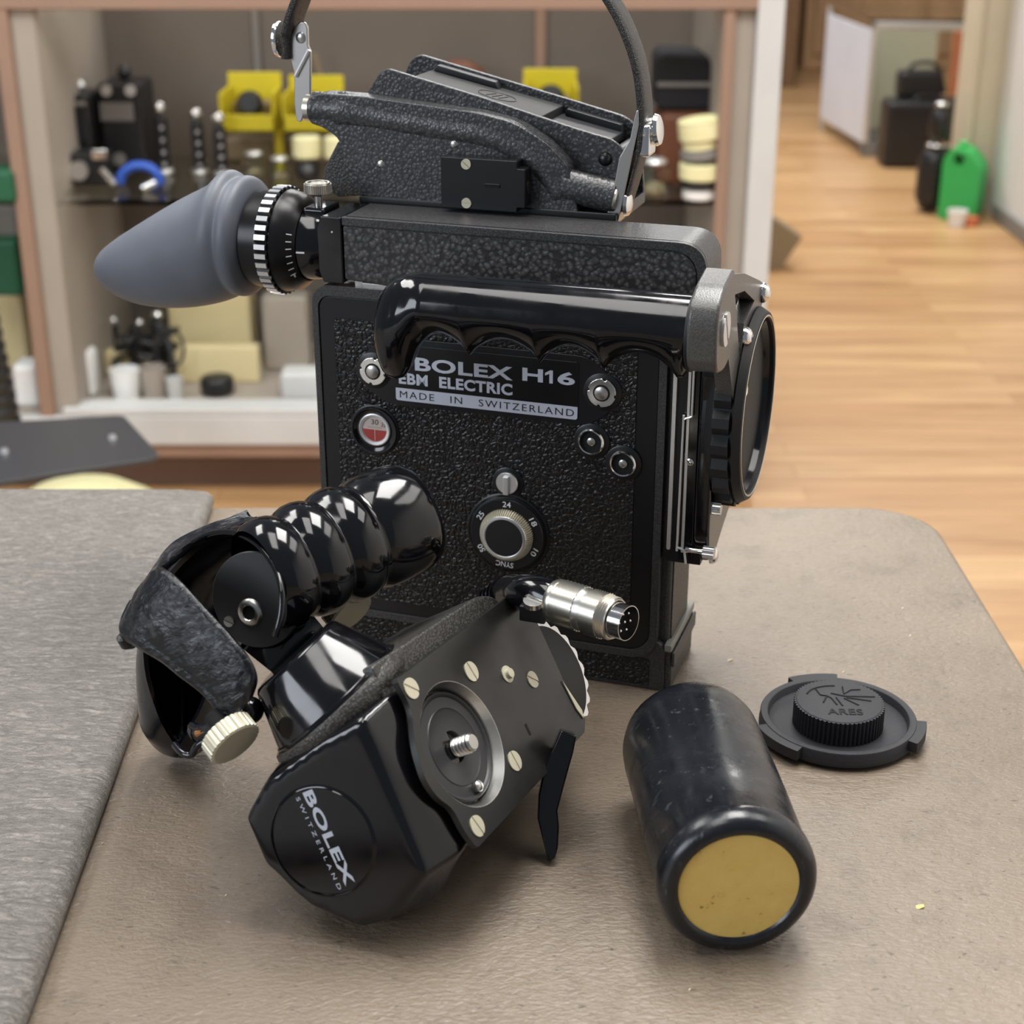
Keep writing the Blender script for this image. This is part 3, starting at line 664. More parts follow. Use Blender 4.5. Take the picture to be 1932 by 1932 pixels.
e = empty('telescopic_tube', 'tall black cylinder with silver collars on the floor beside the green jug', 'tube', (p.x, p.y+.05, FL))
cyl(e, 'barrel', 'black', 0, 0, 0, h*.60, w*.47); cyl(e, 'collar', 'chrome', 0.008, 0, h*.60, h*.63, w*.36); cyl(e, 'neck', 'black', .008, 0, h*.63, h*.95, w*.32); cyl(e, 'top_cap', 'chrome', .008, 0, h*.95, h, w*.2)
w, p = ext(1785, 1860, 418, FL); h = hgt(1822, 418, 282, FL)
e = empty('plastic_jug', 'bright green plastic jug on the floor by the door frame', 'jug', (p.x, p.y+.06, FL)); e.rotation_euler = (0, 0, -.5)
bm = B_(); prism(bm, roundpoly([(-w*.5, 0), (w*.42, 0), (w*.46, h*.72), (w*.1, h*.97), (-w*.3, h), (-w*.5, h*.85)], .02), -.055, .055, lambda x, y, hh: (x, hh, y), holes=[circ(-w*.12, h*.84, .018, 16)]); obj('body', bm, M['green'], e, 1, .012, 3)
cyl(e, 'cap', 'green', -w*.15, 0, h*.985, h*1.06, .016)
w, p = ext(1783, 1822, 420, FL); h = hgt(1800, 420, 390, FL); e = empty('paper_cup', 'small white cup on the floor in front of the green jug', 'cup', (p.x-.01, p.y-.05, FL))
bm = B_(); lathe(bm, [(0, 0), (w*.36, 0), (w*.48, h), (w*.44, h), (w*.33, .004), (0, .004)], (0, 0, 0), (0, 0, 1), 24); obj('cup_wall', bm, M['white'], e, 1)
bm = B_(); lathe(bm, [(0, 0), (.03, 0), (.03, .025), (0, .025)], (.045, .02, 0), (0, 0, 1), 20); obj('lid', bm, M['orange'], e, 1)
p = onz(1452, 505, FL); e = empty('wedge_block', 'olive brown wedge standing on the floor behind the white cabinet end', 'block', (p.x, p.y, FL)); h = hgt(1455, 505, 408, FL)
bm = B_(); prism(bm, [(-.14, 0), (.03, 0), (.085, h*.62), (0, h), (-.14, h)], -.02, .05, lambda x, y, hh: (x, hh, y)); obj('board', bm, M['olive'], e, 1, .004)
# wooden counter and uprights at the very back
e = empty('wood_counter', 'brown wooden counter along the back of the shop', 'counter', (2.35, 8.9, FL)); bm = B_(); box(bm, -.80, 1.0, -.15, .35, 0, 1.05); obj('carcass', bm, M['wood_dark'], e, 1, .01)
for k in range(3): bm = B_(); box(bm, -.75+.58*k, -.22+.58*k, -.17, -.15, .08, .95); obj('door', bm, M['wood_dark'], e, 1, .005)
e = empty('tall_shelf_unit', 'dark brown shelf unit beside the aisle at the back', 'shelf', (1.25, 8.3, FL)); bm = B_(); box(bm, -.35, .16, -.2, .9, 0, 1.6); obj('carcass', bm, wood('deep_brown_wood', rgb(84, 60, 40), rgb(120, 90, 62)), e, 1, .01)
for z in (.9, 1.15): bm = B_(); box(bm, .165, .18, -.1, .5, z, z+.2); obj('card', bm, M['case_lam'], e, 1, .002)
# ================================================================== THE MOVIE CAMERA (local mm: x along the side, y depth, z up)
MC = empty('movie_camera', 'large black film camera with grey rubber eyecup and lettered side plate, standing on the table', 'camera', mat=Matrix.Translation(O_) @ Matrix.Rotation(PSI, 4, 'Z'))
XZ = lambda x, z, y: (x, y, z)      # outline in the side plane, extruded along depth
YZ = lambda y, z, x: (x, y, z)
def mpart(name, mat, outer, y0, y1, holes=(), bev=.6, seg=2, parent=None, B=XZ, label=None, ang=38):
    bm = B_(); prism(bm, outer, y0, y1, B, holes); return obj(name, bm, M[mat], parent or MC, .001, bev, seg, ang, label=label)
# body shell and base
mpart('body_shell', 'frame_grey', rrect(-173.5, 2.0, 12, 181, [3, 9, 3, 9]), 5, 47, bev=2.5, seg=4)
mpart('body_frame', 'frame_grey', rrect(-170.5, -2.6, 16.5, 183, [4, 12, 4, 9]), 0, 6, holes=[rrect(-167.6, -6.2, 20.3, 178, [3, 10, 3, 6])], bev=1.1, seg=3)
mpart('side_panel', 'satin', rrect(-167.4, -6.4, 20.5, 177.8, [3, 10, 3, 6]), .7, 6, bev=.4)
mpart('base', 'frame_grey', rrect(-171, 1.2, 0.2, 26, [1.5, 1.5, 6, 1.5]), 1.2, 49, bev=.8)
mpart('base_leather', 'leather', rrect(-168, -6, 2.4, 16.2, 1.0), .6, 3, bev=.2)
bm = B_(); box(bm, 0, 4.2, 3, 49, .2, 21.5); obj('base_foot', bm, M['crinkle'], MC, .001, 1.2, 3)
bm = B_(); box(bm, 1.0, 4.4, .8, 50.0, 21.5, 25.2); obj('base_trim', bm, M['trim_grey'], MC, .001, .5, label='worn light grey edge strip')
bm = B_(); box(bm, 4.2, 5.6, 2.5, 49.5, 13, 20.5); obj('base_rib', bm, M['frame_grey'], MC, .001, .5)
mpart('side_leather', 'crinkle', rrect(8, 40, 24, 66, 1), 1.6, 2.6, B=YZ, bev=.2)
# leather covering with smooth rims around the fittings
lea = rrect(-160, -16, 27, 167.8, 1.2, 3)
mpart('leather_cover', 'leather', lea, .15, 1.2, bev=.12)
def collar(name, x, z, r, th=1.0, par=None, mat='satin'):
    bm = B_(); lathe(bm, [(0, .2), (r, .2), (r, -th*.6), (r-.5, -th), (0, -th)], (x, 0, z), (0, 1, 0), 40); return obj(name, bm, M[mat], par or MC)
# screw bosses
def boss(x, z):
    c = collar('boss_rim', x, z, 8.9, .7)
    bm = B_(); pts = []
    for k in range(96):
        a = 2*PI*k/96; notch = abs(((a-.6) % (PI/2))-PI/4) < .10; pts.append(((5.7 if notch else 6.6)*math.cos(a), (5.7 if notch else 6.6)*math.sin(a)))
    prism(bm, pts, .6, 2.0, lambda p, q, h: (x+p, -h, z+q)); obj('boss_nut', bm, M['chrome'], c, .001, .3)
    bm = B_(); lathe(bm, [(3.1, 1.9), (3.1, 2.5), (2.7, 2.8), (0, 2.8)], (x, 0, z), (0, -1, 0), 32); obj('boss_pin', bm, M['steel'], c)
    bm = B_(); lathe(bm, [(3.1, 2.06), (3.9, 2.06)], (x, 0, z), (0, -1, 0), 32); obj('boss_groove', bm, M['void'], c)
boss(-140.5, 144.6); boss(-31.3, 145.8)
# smooth surround that links the name plate to the bosses
mpart('plate_surround', 'satin', roundpoly([(-146, 136.5), (-134, 129), (-38.5, 129), (-27, 137), (-27, 153), (-38.5, 161.5), (-134, 161.5), (-146, 152)], 5), -.55, .3, bev=.25)
mpart('name_plate', 'plate_black', rrect(-129.8, -42.2, 131.6, 158.5, 1.4), -1.0, .2, bev=.15)
mpart('name_plate_band', 'silver_ink', rrect(-129.6, -42.4, 131.8, 137.8, [1.2, 1.2, .1, .1]), -1.12, -.9, bev=0)
X1, Z1 = (1, 0, 0), (0, 0, 1)
text('lettering', 'BOLEX', M['silver_ink'], MC, (-119.8, -1.0, 147.0), X1, Z1, 47.0, 6.3, .22, .028, 1.04)
text('lettering', 'H', M['silver_ink'], MC, (-68.2, -1.0, 147.6), X1, Z1, 9.6, 6.0, .22, .028, 1.0)
mpart('lettering', 'silver_ink', [(-55.6, 147.6), (-54.0, 147.6), (-54.0, 153.6), (-55.3, 153.6), (-57.6, 152.2), (-57.6, 151.0), (-55.6, 152.0)], -1.22, -1.0, bev=0)
text('lettering', '6', M['silver_ink'], MC, (-51.8, -1.0, 147.6), X1, Z1, 8.0, 6.0, .22, .028, 1.0)
text('lettering', 'EBM  ELECTRIC', M['silver_ink'], MC, (-127.9, -1.0, 139.9), X1, Z1, 55.0, 5.4, .22, .034, 1.06)
text('lettering', 'MADE   IN   SWITZERLAND', M['black_ink'], MC, (-127.6, -1.12, 133.2), X1, Z1, 83.6, 3.3, .12, -.004, 1.22)
# footage counter
c = collar('counter_bezel', -141.2, 115.3, 12.4, .5); bm = B_()
lathe(bm, [(11.6, .5), (11.2, 1.4), (10.0, 1.4), (8.2, .1), (8.0, .1)], (-141.2, 0, 115.3), (0, -1, 0), 48); obj('bezel_cone', bm, M['gloss'], c)
bm = B_(); lathe(bm, [(7.9, .2), (7.9, 1.2), (7.4, 1.5), (6.2, 1.3), (6.0, .2)], (-141.0, 0, 115.8), (0, -1, 0), 48); obj('counter_ring', bm, M['alu'], c)
bm = B_(); lathe(bm, [(0, .75), (6.2, .75), (6.2, .2), (0, .2)], (-141.0, 0, 115.8), (0, -1, 0), 40); cdl = obj('counter_dial', bm, M['cream_dial'], c)
bm = B_(); hp = [(6.0*math.cos(a), 6.0*math.sin(a)) for a in [PI+.05+(PI-.1)*k/20 for k in range(21)]]; prism(bm, [(x-141, z+116.0) for x, z in hp], -.74, -.82, XZ); obj('red_half', bm, M['red'], c)
bm = B_(); box(bm, -141.15, -140.85, -.88, -.80, 110.4, 116.0); obj('index_line', bm, M['cream_dial'], c)
text('numeral', '30', M['black_ink'], c, (-142.6, -.76, 118.3), X1, Z1, 3.6, 2.5, .1, 0); text('numeral', '35', M['black_ink'], c, (-137.7, -.76, 117.6), (1, 0, -.15), (.15, 0, 1), 2.1, 2.2, .1, 0)
bm = B_()
for k in range(9): box(bm, -144.4+k*.85, -144.25+k*.85, -.82, -.74, 116.6, 117.2)
obj('graduation', bm, M['black_ink'], c)
bm = B_(); lathe(bm, [(0, 1.15), (6.15, 1.15), (6.15, 1.0), (0, 1.0)], (-141.0, 0, 115.8), (0, -1, 0), 40); obj('counter_glass', bm, M['glass'], c)
# two sockets
for x, z in ((-35.8, 122.2), (-20.9, 113.5)):
    c = collar('socket_rim', x, z, 8.3, .6)
    bm = B_(); lathe(bm, [(6.1, .5), (6.1, 1.8), (5.6, 2.3), (5.1, 2.2), (4.9, 1.0), (4.9, .5)], (x, 0, z), (0, -1, 0), 40); obj('socket_ring', bm, M['chrome'], c)
    bm = B_(); lathe(bm, [(0, .62), (5.0, .62)], (x, 0, z), (0, -1, 0), 32); obj('socket_well', bm, M['void'], c)
    bm = B_(); lathe(bm, [(1.9, .6), (1.9, 1.2), (1.5, 1.5), (0, 1.5)], (x, 0, z), (0, -1, 0), 24); obj('socket_pin', bm, M['steel'], c)
# selector lever above the dial, and the speed dial
c = collar('selector_rim', -75.5, 97.2, 7.4, .6); bm = B_(); lathe(bm, [(5.3, .5), (5.3, 1.6), (5.0, 1.9), (0, 1.9)], (-75.5, 0, 97.2), (0, -1, 0), 36)
obj('selector_disc', bm, M['alu'], c); bm = B_(); box(bm, -76.9, -74.3, -3.4, -1.6, 92.0, 100.8); obj('selector_bar', bm, M['alu'], c, .001, .3)
dx_, dz_ = -75.4, 71.6
c = collar('dial_rim', dx_, dz_, 20.2, .8); bm = B_(); lathe(bm, [(19.4, .8), (18.4, .8), (18.1, -.0)], (dx_, 0, dz_), (0, -1, 0), 60); obj('rim_step', bm, M['gloss'], c)
bm = B_(); lathe(bm, [(17.8, .5), (17.8, 1.6), (17.4, 2.0), (0, 2.0)], (dx_, 0, dz_), (0, -1, 0), 60); dl = obj('speed_disc', bm, M['satin'], c)
for s, a, w in (('24', 0, 4.0), ('18', -58, 4.0), ('10', -118, 3.9), ('SYNC', 176, 8.6), ('50', 124, 3.9), ('25', 58, 4.0)):
    a = math.radians(a); up = Vector((-math.sin(a), 0, math.cos(a))); xx = Vector((math.cos(a), 0, math.sin(a))); o = Vector((dx_, -2.0, dz_))+up*13.9-xx*(w/2)
    text('numeral', s, M['white_ink'], dl, o, xx, up, w, 2.7, .12, .01)
bm = B_(); 
A_d, d1_, d2_ = fr((0, -1, 0)); rs = []
for h, ra, rb_ in ((2.0, 12.4, 13.0), (3.0, 12.4, 13.1), (5.9, 10.7, 11.5), (6.2, 10.6, 10.7)):
    rs.append([Vector((dx_, 0, dz_))+A_d*h+(d1_*math.cos(2*PI*k/288)+d2_*math.sin(2*PI*k/288))*(ra if k % 4 < 2 else rb_) for k in range(288)])
rings(bm, rs); kn = obj('dial_knob', bm, M['ivory'], c, ang=30)
bm = B_(); lathe(bm, [(10.9, 6.1), (10.6, 6.45), (9.6, 6.6), (9.2, 6.3)], (dx_, 0, dz_), (0, -1, 0), 60); obj('knob_ring', bm, M['alu'], c)
bm = B_(); lathe(bm, [(9.4, 6.3), (0, 6.35)], (dx_, 0, dz_), (0, -1, 0), 48); obj('knob_cap', bm, M['matte'], c)
# ---- viewfinder housing
H0, H1 = 1.0, 31.5
ho = roundpoly([(-153.8, 186), (-153.8, 215), (12.6, 215), (12.6, 176), (-30, 178)], [0, 1.2, 13, 1, 1], 8)
mpart('finder_housing', 'frame_grey', ho, H0, H1, bev=1.5, seg=3)
mpart('finder_panel', 'hammer', roundpoly([(-153.4, 187), (-153.4, 210.6), (8.2, 210.6), (8.2, 178), (-30, 180)], [0, .3, 11, 1, 1], 8), .35, 2, bev=.25)
mpart('finder_frame', 'frame_grey', roundpoly([(-153.8, 211.2), (-153.8, 215), (12.6, 215), (12.6, 178), (9, 178), (9, 199.5), (8.9, 200), (8.4, 203), (7, 206.5), (4.6, 209.2), (1, 210.8), (-3, 211.2)], [.5, .5, 13, .5, .5] + [0]*7, 8), -.3, 3, bev=.5)
bm = B_(); box(bm, -150, -146, 3, 24, 181, 186); box(bm, -146, -119, 2.2, 20, 182, 185); obj('housing_foot', bm, M['steel'], MC, .001, .3, label='bare metal foot strip')
mpart('eyepiece_block', 'gloss', roundpoly([(-164, 184.4), (-154, 184.4), (-154, 214.8), (-164, 214.8), (-166, 210), (-166, 190)], .8), -.6, 30, bev=.6)
bm = B_(); lathe(bm, [(0, 0), (.4, 0), (.4, .2), (0, .2)], (-158.5, -.7, 208), (0, -1, 0), 12); obj('index_dot', bm, M['white_ink'], MC)
EY, EZ = 15.0, 198.5
def barrel(name, mat, prof, n=56, parent=None, label=None): bm = B_(); lathe(bm, prof, (0, EY, EZ), (1, 0, 0), n); return obj(name, bm, M[mat], parent or MC, label=label)
nk = barrel('eyepiece_neck', 'gloss', [(0, -164), (14.0, -164), (15.6, -167), (16.6, -171), (17.2, -177), (17.2, -182)])
cn = barrel('diopter_cone', 'anod', [(17.4, -176.5), (18.0, -176.5), (22.3, -181), (23.2, -186), (23.6, -187)])
bm = B_(); gear(bm, 23.4, 24.9, -193.8, -187.6, 36, (0, EY, EZ), (1, 0, 0), .45); kr = obj('knurled_ring', bm, M['anod'], MC)
bm = B_()
for k in range(36):
    a = 2*PI*(k+.5)/36; e1 = Vector((0, math.cos(a), math.sin(a))); e2 = Vector((0, -math.sin(a), math.cos(a))); o = Vector((0, EY, EZ))
    a0, b1, b2 = fr((1, 0, 0)); dr = b1*math.cos(a)+b2*math.sin(a); tn = -b1*math.sin(a)+b2*math.cos(a)
    vs = [vb(bm, o+Vector((x, 0, 0))+dr*r+tn*t) for r in (24.5, 25.15) for x, t in ((-193.4, -1.15), (-188, -1.15), (-188, 1.15), (-193.4, 1.15))]
    for f in ((3, 2, 1, 0), (4, 5, 6, 7), (0, 1, 5, 4), (1, 2, 6, 5), (2, 3, 7, 6), (3, 0, 4, 7)): face(bm, [vs[i] for i in f])
obj('ring_teeth', bm, M['alu'], kr, label='bright silver teeth')
barrel('eyepiece_barrel', 'anod', [(23.2, -187), (23.2, -194), (22.6, -194.5), (22.2, -203), (20, -204), (0, -204)])
# diopter marks
bm = B_()
def mark(x0, x1, ang, r0, r1, t=.22):
    a, b1, b2 = fr((1, 0, 0)); 
    ea = Vector((0, -math.cos(ang), math.sin(ang))); et = Vector((0, math.sin(ang), math.cos(ang))); o = Vector((0, EY, EZ))
    vs = [vb(bm, o+Vector((x, 0, 0))+ea*(r+d)+et*s*t) for d in (-.2, .12) for (x, r) in ((x0, r0), (x1, r1)) for s in (-1, 1)]
    for f in ((0, 1, 3, 2), (4, 5, 7, 6), (0, 1, 5, 4), (2, 3, 7, 6), (0, 2, 6, 4), (1, 3, 7, 5)): face(bm, [vs[i] for i in f])
for k in range(7): mark(-179.5, -177.6, math.radians(22-9.5*k), 20.9, 19.1)
mark(-178.5, -178.0, math.radians(-38), 20, 19.5, 1.1)
mark(-176.2, -172.2, math.radians(-3), 17.3, 16.9, .35)
obj('diopter_mark', bm, M['white_ink'], cn)
# locking thumb screw on top
bm = B_(); gear(bm, 5.9, 6.35, 222.4, 226.4, 40, (-171, 13, 0), (0, 0, 1), .5); lk = obj('locking_knob', bm, M['nickel'], MC)
bm = B_(); lathe(bm, [(6.0, 226.2), (5.6, 227), (4.6, 227), (4.2, 226.2), (0, 226.2)], (-171, 13, 0), (0, 0, 1), 36); obj('knob_face', bm, M['nickel'], lk)
bm = B_(); lathe(bm, [(5.8, 222.6), (3.6, 221.2), (1.8, 220.6), (1.8, 213), (0, 213)], (-171, 13, 0), (0, 0, 1), 24); obj('knob_stem', bm, M['steel'], lk)
bm = B_(); box(bm, -176, -165, 6, 24, 208, 216.5); obj('clamp_block', bm, M['gloss'], MC, .001, 1.5, 3)
# rubber eyecup
bm = B_()
secs = [  # u, top, bottom, half depth
    (-203.0, 220.0, 176.5, 21.5), (-205.0, 222.5, 174.5, 23.5), (-206.0, 225.6, 172.2, 26.0), (-208.5, 227.2, 170.6, 27.2), (-211.6, 227.0, 170.6, 27.0), (-213.4, 225.6, 171.0, 25.6),
    (-214.6, 226.4, 170.2, 25.8), (-216.5, 229.0, 169.2, 27.0), (-219.5, 229.4, 167.8, 27.8), (-223, 226.4, 166.4, 27.6), (-226, 222.8, 165.4, 27.0), (-234, 219.0, 163.0, 26.0), (-243, 214.8, 161.0, 24.8),
    (-254, 208.8, 159.4, 23.2), (-265, 202.6, 158.8, 21), (-276, 196.2, 159.4, 18.4), (-285, 190.8, 161.6, 15.5), (-291.5, 186.4, 164.6, 12.5), (-295.6, 182.8, 168.2, 9), (-298.0, 179.2, 172.0, 5), (-298.9, 176.6, 175.0, 1.2)]
rs = []
for u, tp, bt, hd in secs:
    zc, hz = (tp+bt)/2, (tp-bt)/2; f = max(0, (-u-213)/86)
    rs.append([(u+ (0 if f == 0 else 0), EY+f*10+hd*math.cos(2*PI*k/44), zc+hz*math.sin(2*PI*k/44)) for k in range(44)])
# ring sections follow the tilt of the cup mouth
rings(bm, rs); obj('eyecup', bm, M['rubber'], MC, ang=80, sub=1)
# ---- black hand grip with finger ridges
tp = [(-121.8, 181), (-121.2, 187), (-119, 193), (-116, 197), (-112, 200), (-107, 202), (-101, 203), (20, 203.4)]
bt = [(-121.8, 172), (-121.3, 163), (-119.5, 158), (-117, 155.8), (-113.5, 155), (-110, 156.2), (-107, 160), (-104.5, 165.5)]
for a_, b_ in ((-104.5, -79), (-79, -47.8), (-47.8, -20.4), (-20.4, 10.6)):
    for k in range(1, 13):
        f = k/12; lo_ = (165.5 if a_ < -100 else 169.3)*(1-f)+169.3*f
        if b_ > 0 and f > .8: lo_ -= 1.0
        bt.append((a_+(b_-a_)*f, lo_+(177.8-lo_)*max(0, math.sin(PI*f))**.72+.35*0))
bt += [(13.4, 169.4), (15.2, 173)]
hdp = [(-121.8, 3), (-120.5, 7.5), (-118, 10.5), (-114, 12.6), (-108, 13.8), (-98, 14.3), (20, 14.3)]
bm = B_(); rs = []; NU = 150
for i in range(NU+1):
    u = -121.8+137*i/NU; a, b, h = interp(tp, u), interp(bt, u), interp(hdp, u)
    mid = 188.5 if u > -98 else (a+b)/2; up = a-mid; dn = mid-b; R = []
    for k in range(32):
        t = 2*PI*k/32; c_, s_ = math.cos(t), math.sin(t)
        z = mid+(up*s_ if s_ > 0 else dn*s_); 
        hh = h if s_ > 0 else h*(1-.38*max(0, -s_)**1.5)
        R.append((u, -38+hh*c_, z))
    rs.append(R)
rings(bm, rs)
hg = obj('hand_grip', bm, M['gloss'], MC, ang=80)
bm = B_(); rs = [[(u, -38+14.9*s*math.cos(2*PI*k/40), 188+16.0*s*math.sin(2*PI*k/40)) for k in range(40)] for u, s in ((15.0, .9), (15.2, .99), (16.6, 1.0), (17, .9))]; rings(bm, rs); obj('grip_washer', bm, M['matte'], hg)
# bracket that carries the grip
cap = roundpoly([(-24, 212), (-44, 208.5), (-53.5, 203), (-55.5, 194), (-54.5, 182), (-50, 175.5), (-36, 172.5), (-22, 176)], [2, 7, 7, 5, 6, 6, 6, 3])
mpart('bracket_cap', 'bracket', cap, 16.8, 29, B=YZ, bev=2.2, seg=4)
arm = roundpoly([(-26, 210), (4, 203), (44, 190), (54, 186), (56, 178), (46, 175), (18, 168), (15, 148), (5, 143), (-4, 147), (-26, 178)], [1, 4, 4, 4, 4, 3, 4, 4, 5, 4, 1])
mpart('bracket_arm', 'bracket', arm, 21, 28, holes=[[(-16, 199), (4, 165), (9, 180), (32, 184), (6, 195)]], B=YZ, bev=1.2, seg=3)
screw(MC, (28.6, -41, 191.5), (1, 0, 0), 7.0, 1.6, M['alu'], .5)
for y, z in ((52, 182.5), (12, 173), (7, 150.8)): 
    bm = B_(); lathe(bm, [(4.6, 0), (4.6, 1.0), (3.6, 2.6), (2.0, 3.4), (1.4, 3.2), (0, 2.6)], (28, y, z), (1, 0, 0), 28); obj('screw', bm, M['chrome'], MC)
# ---- lens turret block on the front
mpart('front_block', 'satin', rrect(-1, 16, 68, 164, .6), .6, 60, bev=.5)
mpart('front_rail', 'gloss', rrect(5.4, 12.2, 70, 163, .6), -.6, 20, bev=.3)
mpart('guide_strip', 'alu', rrect(.4, 2.2, 74.5, 162, .8), -1.0, .7, bev=.2)
mpart('guide_strip', 'alu', rrect(7.1, 8.4, 74, 162, .6), -1.2, -.5, bev=.2)
bm = B_(); tube(bm, smooth_path([(9.6, -2.2, 163), (9.6, -2.2, 142), (9.4, -2.2, 139.5), (6.4, -2.2, 138), (6.0, -2.2, 135), (5.6, -2.2, 80), (5.8, -2.2, 77), (8.6, -2.2, 76), (9.2, -2.2, 74), (9.8, -2.2, 69.5)], 4), .55, 8, flat=1); obj('spring_wire', bm, M['alu'], MC)
fpl = roundpoly([(2, 70), (14, 66.5), (34, 74), (60, 82), (72, 96), (72, 176), (60, 190), (10, 182), (-1, 160), (-1, 84)], [3, 3, 6, 8, 8, 8, 8, 8, 3, 3])
mpart('front_plate', 'gloss', fpl, 12.2, 19.5, B=YZ, bev=1.5, seg=3)
for (y, z, x0) in ((3.5, 76.5, 12.2), (10, 95.5, 13.0)):
    bm = B_(); lathe(bm, [(0, 0), (1.7, 0), (1.2, 1.5), (1.2, 6), (1.6, 7.6), (1.6, 8)], (x0-2.5, y-6, z), (1, 0, 0), 20); ll = obj('lever_stem', bm, M['chrome'], MC)
    bm = B_(); gear(bm, 2.7, 3.0, 8, 13, 18, (x0-2.5, y-6, z), (1, 0, 0), .6); obj('lever_knob', bm, M['chrome'], ll)
bm = B_(); lathe(bm, [(3.9, 0), (3.9, 1.4), (3.2, 2.6), (2, 3.2), (0, 3.3)], (19.5, 6, 71.5), (1, 0, 0), 28); obj('pivot_screw', bm, M['chrome'], MC)
bm = B_(); lathe(bm, [(0, 0), (2.0, .4), (1.6, 2.2), (0, 3)], (9.5, 1, 118), (0, -1, 0), 18); obj('catch_button', bm, M['chrome'], MC)
bm = B_(); box(bm, 15.5, 17, 1, 3.5, 80, 94); obj('catch_lever', bm, M['chrome'], MC, .001, .4)
# bayonet ring
MY, MZ, MR = 34.0, 135.0, 45.0
def mring(name, mat, prof, n=96, parent=None, lab=None): bm = B_(); lathe(bm, prof, (0, MY, MZ), (1, 0, 0), n); return obj(name, bm, M[mat], parent or MC, label=lab)
rg = mring('mount_ring', 'matte', [(36, 15), (40, 17), (42, 18.6), (MR-1.6, 19.5), (MR-1.6, 27.6), (MR-.5, 28.8), (MR-2.6, 32.3), (MR-4.5, 32.6), (MR-5.2, 31.8), (MR-5.4, 24), (37.5, 22), (37.0, 14)])
bm = B_(); gear(bm, MR-1.8, MR+1.3, 20.2, 27.4, 24, (0, MY, MZ), (1, 0, 0), .5); obj('ring_ribs', bm, M['matte'], rg, .001, .35)
mring('ring_edge', 'nickel', [(MR-3.9, 32.62), (MR-4.3, 32.8), (MR-4.7, 32.6)], parent=rg)
mring('throat', 'gloss', [(MR-5.4, 30), (36, 23), (35, 13), (26, 13), (25, 4), (0, 4)], parent=rg)
bm = B_()
for a in (.4, 2.5, 4.6):
    pts = [(r*math.cos(a+t), r*math.sin(a+t)) for r, t in ((39.4, -.3), (39.4, .3), (35, .3), (35, -.3))]; prism(bm, [(MY+x, MZ+y) for x, y in pts], 22, 26, YZ)
obj('bayonet_lug', bm, M['gloss'], rg, .001, .4)
# ---- magazine saddle on top
bm = B_(); box(bm, -160, -36, 33.5, 87, 212, 217.5); obj('saddle_base', bm, M['satin'], MC, .001, .8)
def plate_pts(dz=0, x0=0): return roundpoly([(-162, 214), (-152.7, 272.6+dz), (-149, 274+dz), (-105.5, 263.8+dz), (-58.9, 251.6+dz), (-41.5, 247.4+dz), (-35.2, 242), (-36.5, 214)], [2, 2, 4, 0, 0, 5, 6, 2], 6)
mpart('saddle_plate', 'hammer_fine', roundpoly([(-160, 214), (-160.2, 261.5), (-152.9, 272.0), (-149, 274), (-105.5, 263.8), (-58.9, 251.6), (-41.5, 247.6), (-35.2, 242), (-36.5, 214)], [2, 1, 2, 5, 0, 0, 6, 6, 2], 6), 46, 48.6, bev=.6)
mpart('saddle_plate', 'hammer_fine', roundpoly([(-158, 214), (-156.4, 266), (-152.6, 273.4), (-148, 276.0), (-118, 269.0), (-69.6, 257.6), (-45.7, 251.8), (-38.5, 246), (-36, 214)], [2, 1, 3, 4, 0, 0, 6, 6, 2], 6), 84, 86.6, bev=.6)
sl = (247.0-269.5)/(-44+146)
def trayz(x): return 272.6+(x+146)*sl
bm = B_(); prism(bm, [(-140, trayz(-140)-8), (-140, trayz(-140)-1.5), (-76, trayz(-76)-1.5), (-76, trayz(-76)-8)], 48.6, 84, XZ); obj('saddle_tray', bm, M['matte'], MC, .001, .4)
bm = B_(); prism(bm, [(-76, trayz(-76)-9), (-76, trayz(-76)-5), (-46, trayz(-46)-5), (-46, trayz(-46)-9)], 48.6, 84, XZ)
obj('saddle_tray', bm, M['dark_body'], MC, .001, .4)
bm = B_(); prism(bm, [(-139, trayz(-139)-1.6), (-137, trayz(-137)+1.6), (-108, trayz(-108)+1.4), (-106, trayz(-106)-1.6)], 78, 83.5, XZ); obj('tray_rib', bm, M['dark_body'], MC, .001, .5)
bm = B_(); prism(bm, [(-74, trayz(-74)-5), (-73, trayz(-73)-1.5), (-46.5, trayz(-46)-1.6), (-46, trayz(-46)-6)], 79, 83.5, XZ); obj('tray_rib', bm, M['dark_body'], MC, .001, .5)
bm = B_(); xs_ = [(-102+9*math.cos(2*PI*k/36), 64+7*math.sin(2*PI*k/36)) for k in range(37)]
tube(bm, [(x, y, trayz(x)-1.4) for x, y in xs_], .22, 6, cap=False)
for dxx in (-4, -1, 2): tube(bm, [(-102+dxx, 60, trayz(-102+dxx)-1.4), (-100+dxx, 68, trayz(-100+dxx)-1.4)], .25, 6)
obj('engraved_oval', bm, M['dark_body'], MC)
for x, z in ((-150, 262), (-40, 240)): bm = B_(); tube(bm, [(x, 48, z), (x, 84, z)], 3.2 if x < -100 else 4, 16); obj('saddle_spacer', bm, M['dark_body'], MC)
bm = B_(); lathe(bm, [(3.2, 0), (3.0, .8), (1.8, 1.8), (0, 2.2)], (-45, 46, 239), (0, -1, 0), 24); obj('rivet', bm, M['satin'], MC)
A0, A1, A2, A3 = fp(638, 268, 50), fp(612, 320, 50), fp(612, 352, 50), fp(640, 372, 50)
mpart('rear_support', 'crinkle', [A0, A1, A2, A3, (-150, 216), (-150, 256)], 48.8, 56, bev=.8)
bm = B_(); tube(bm, [(-167, 52, 220), (-156, 44, 226)], 4.5, 16); obj('support_boss', bm, M['gloss'], MC)
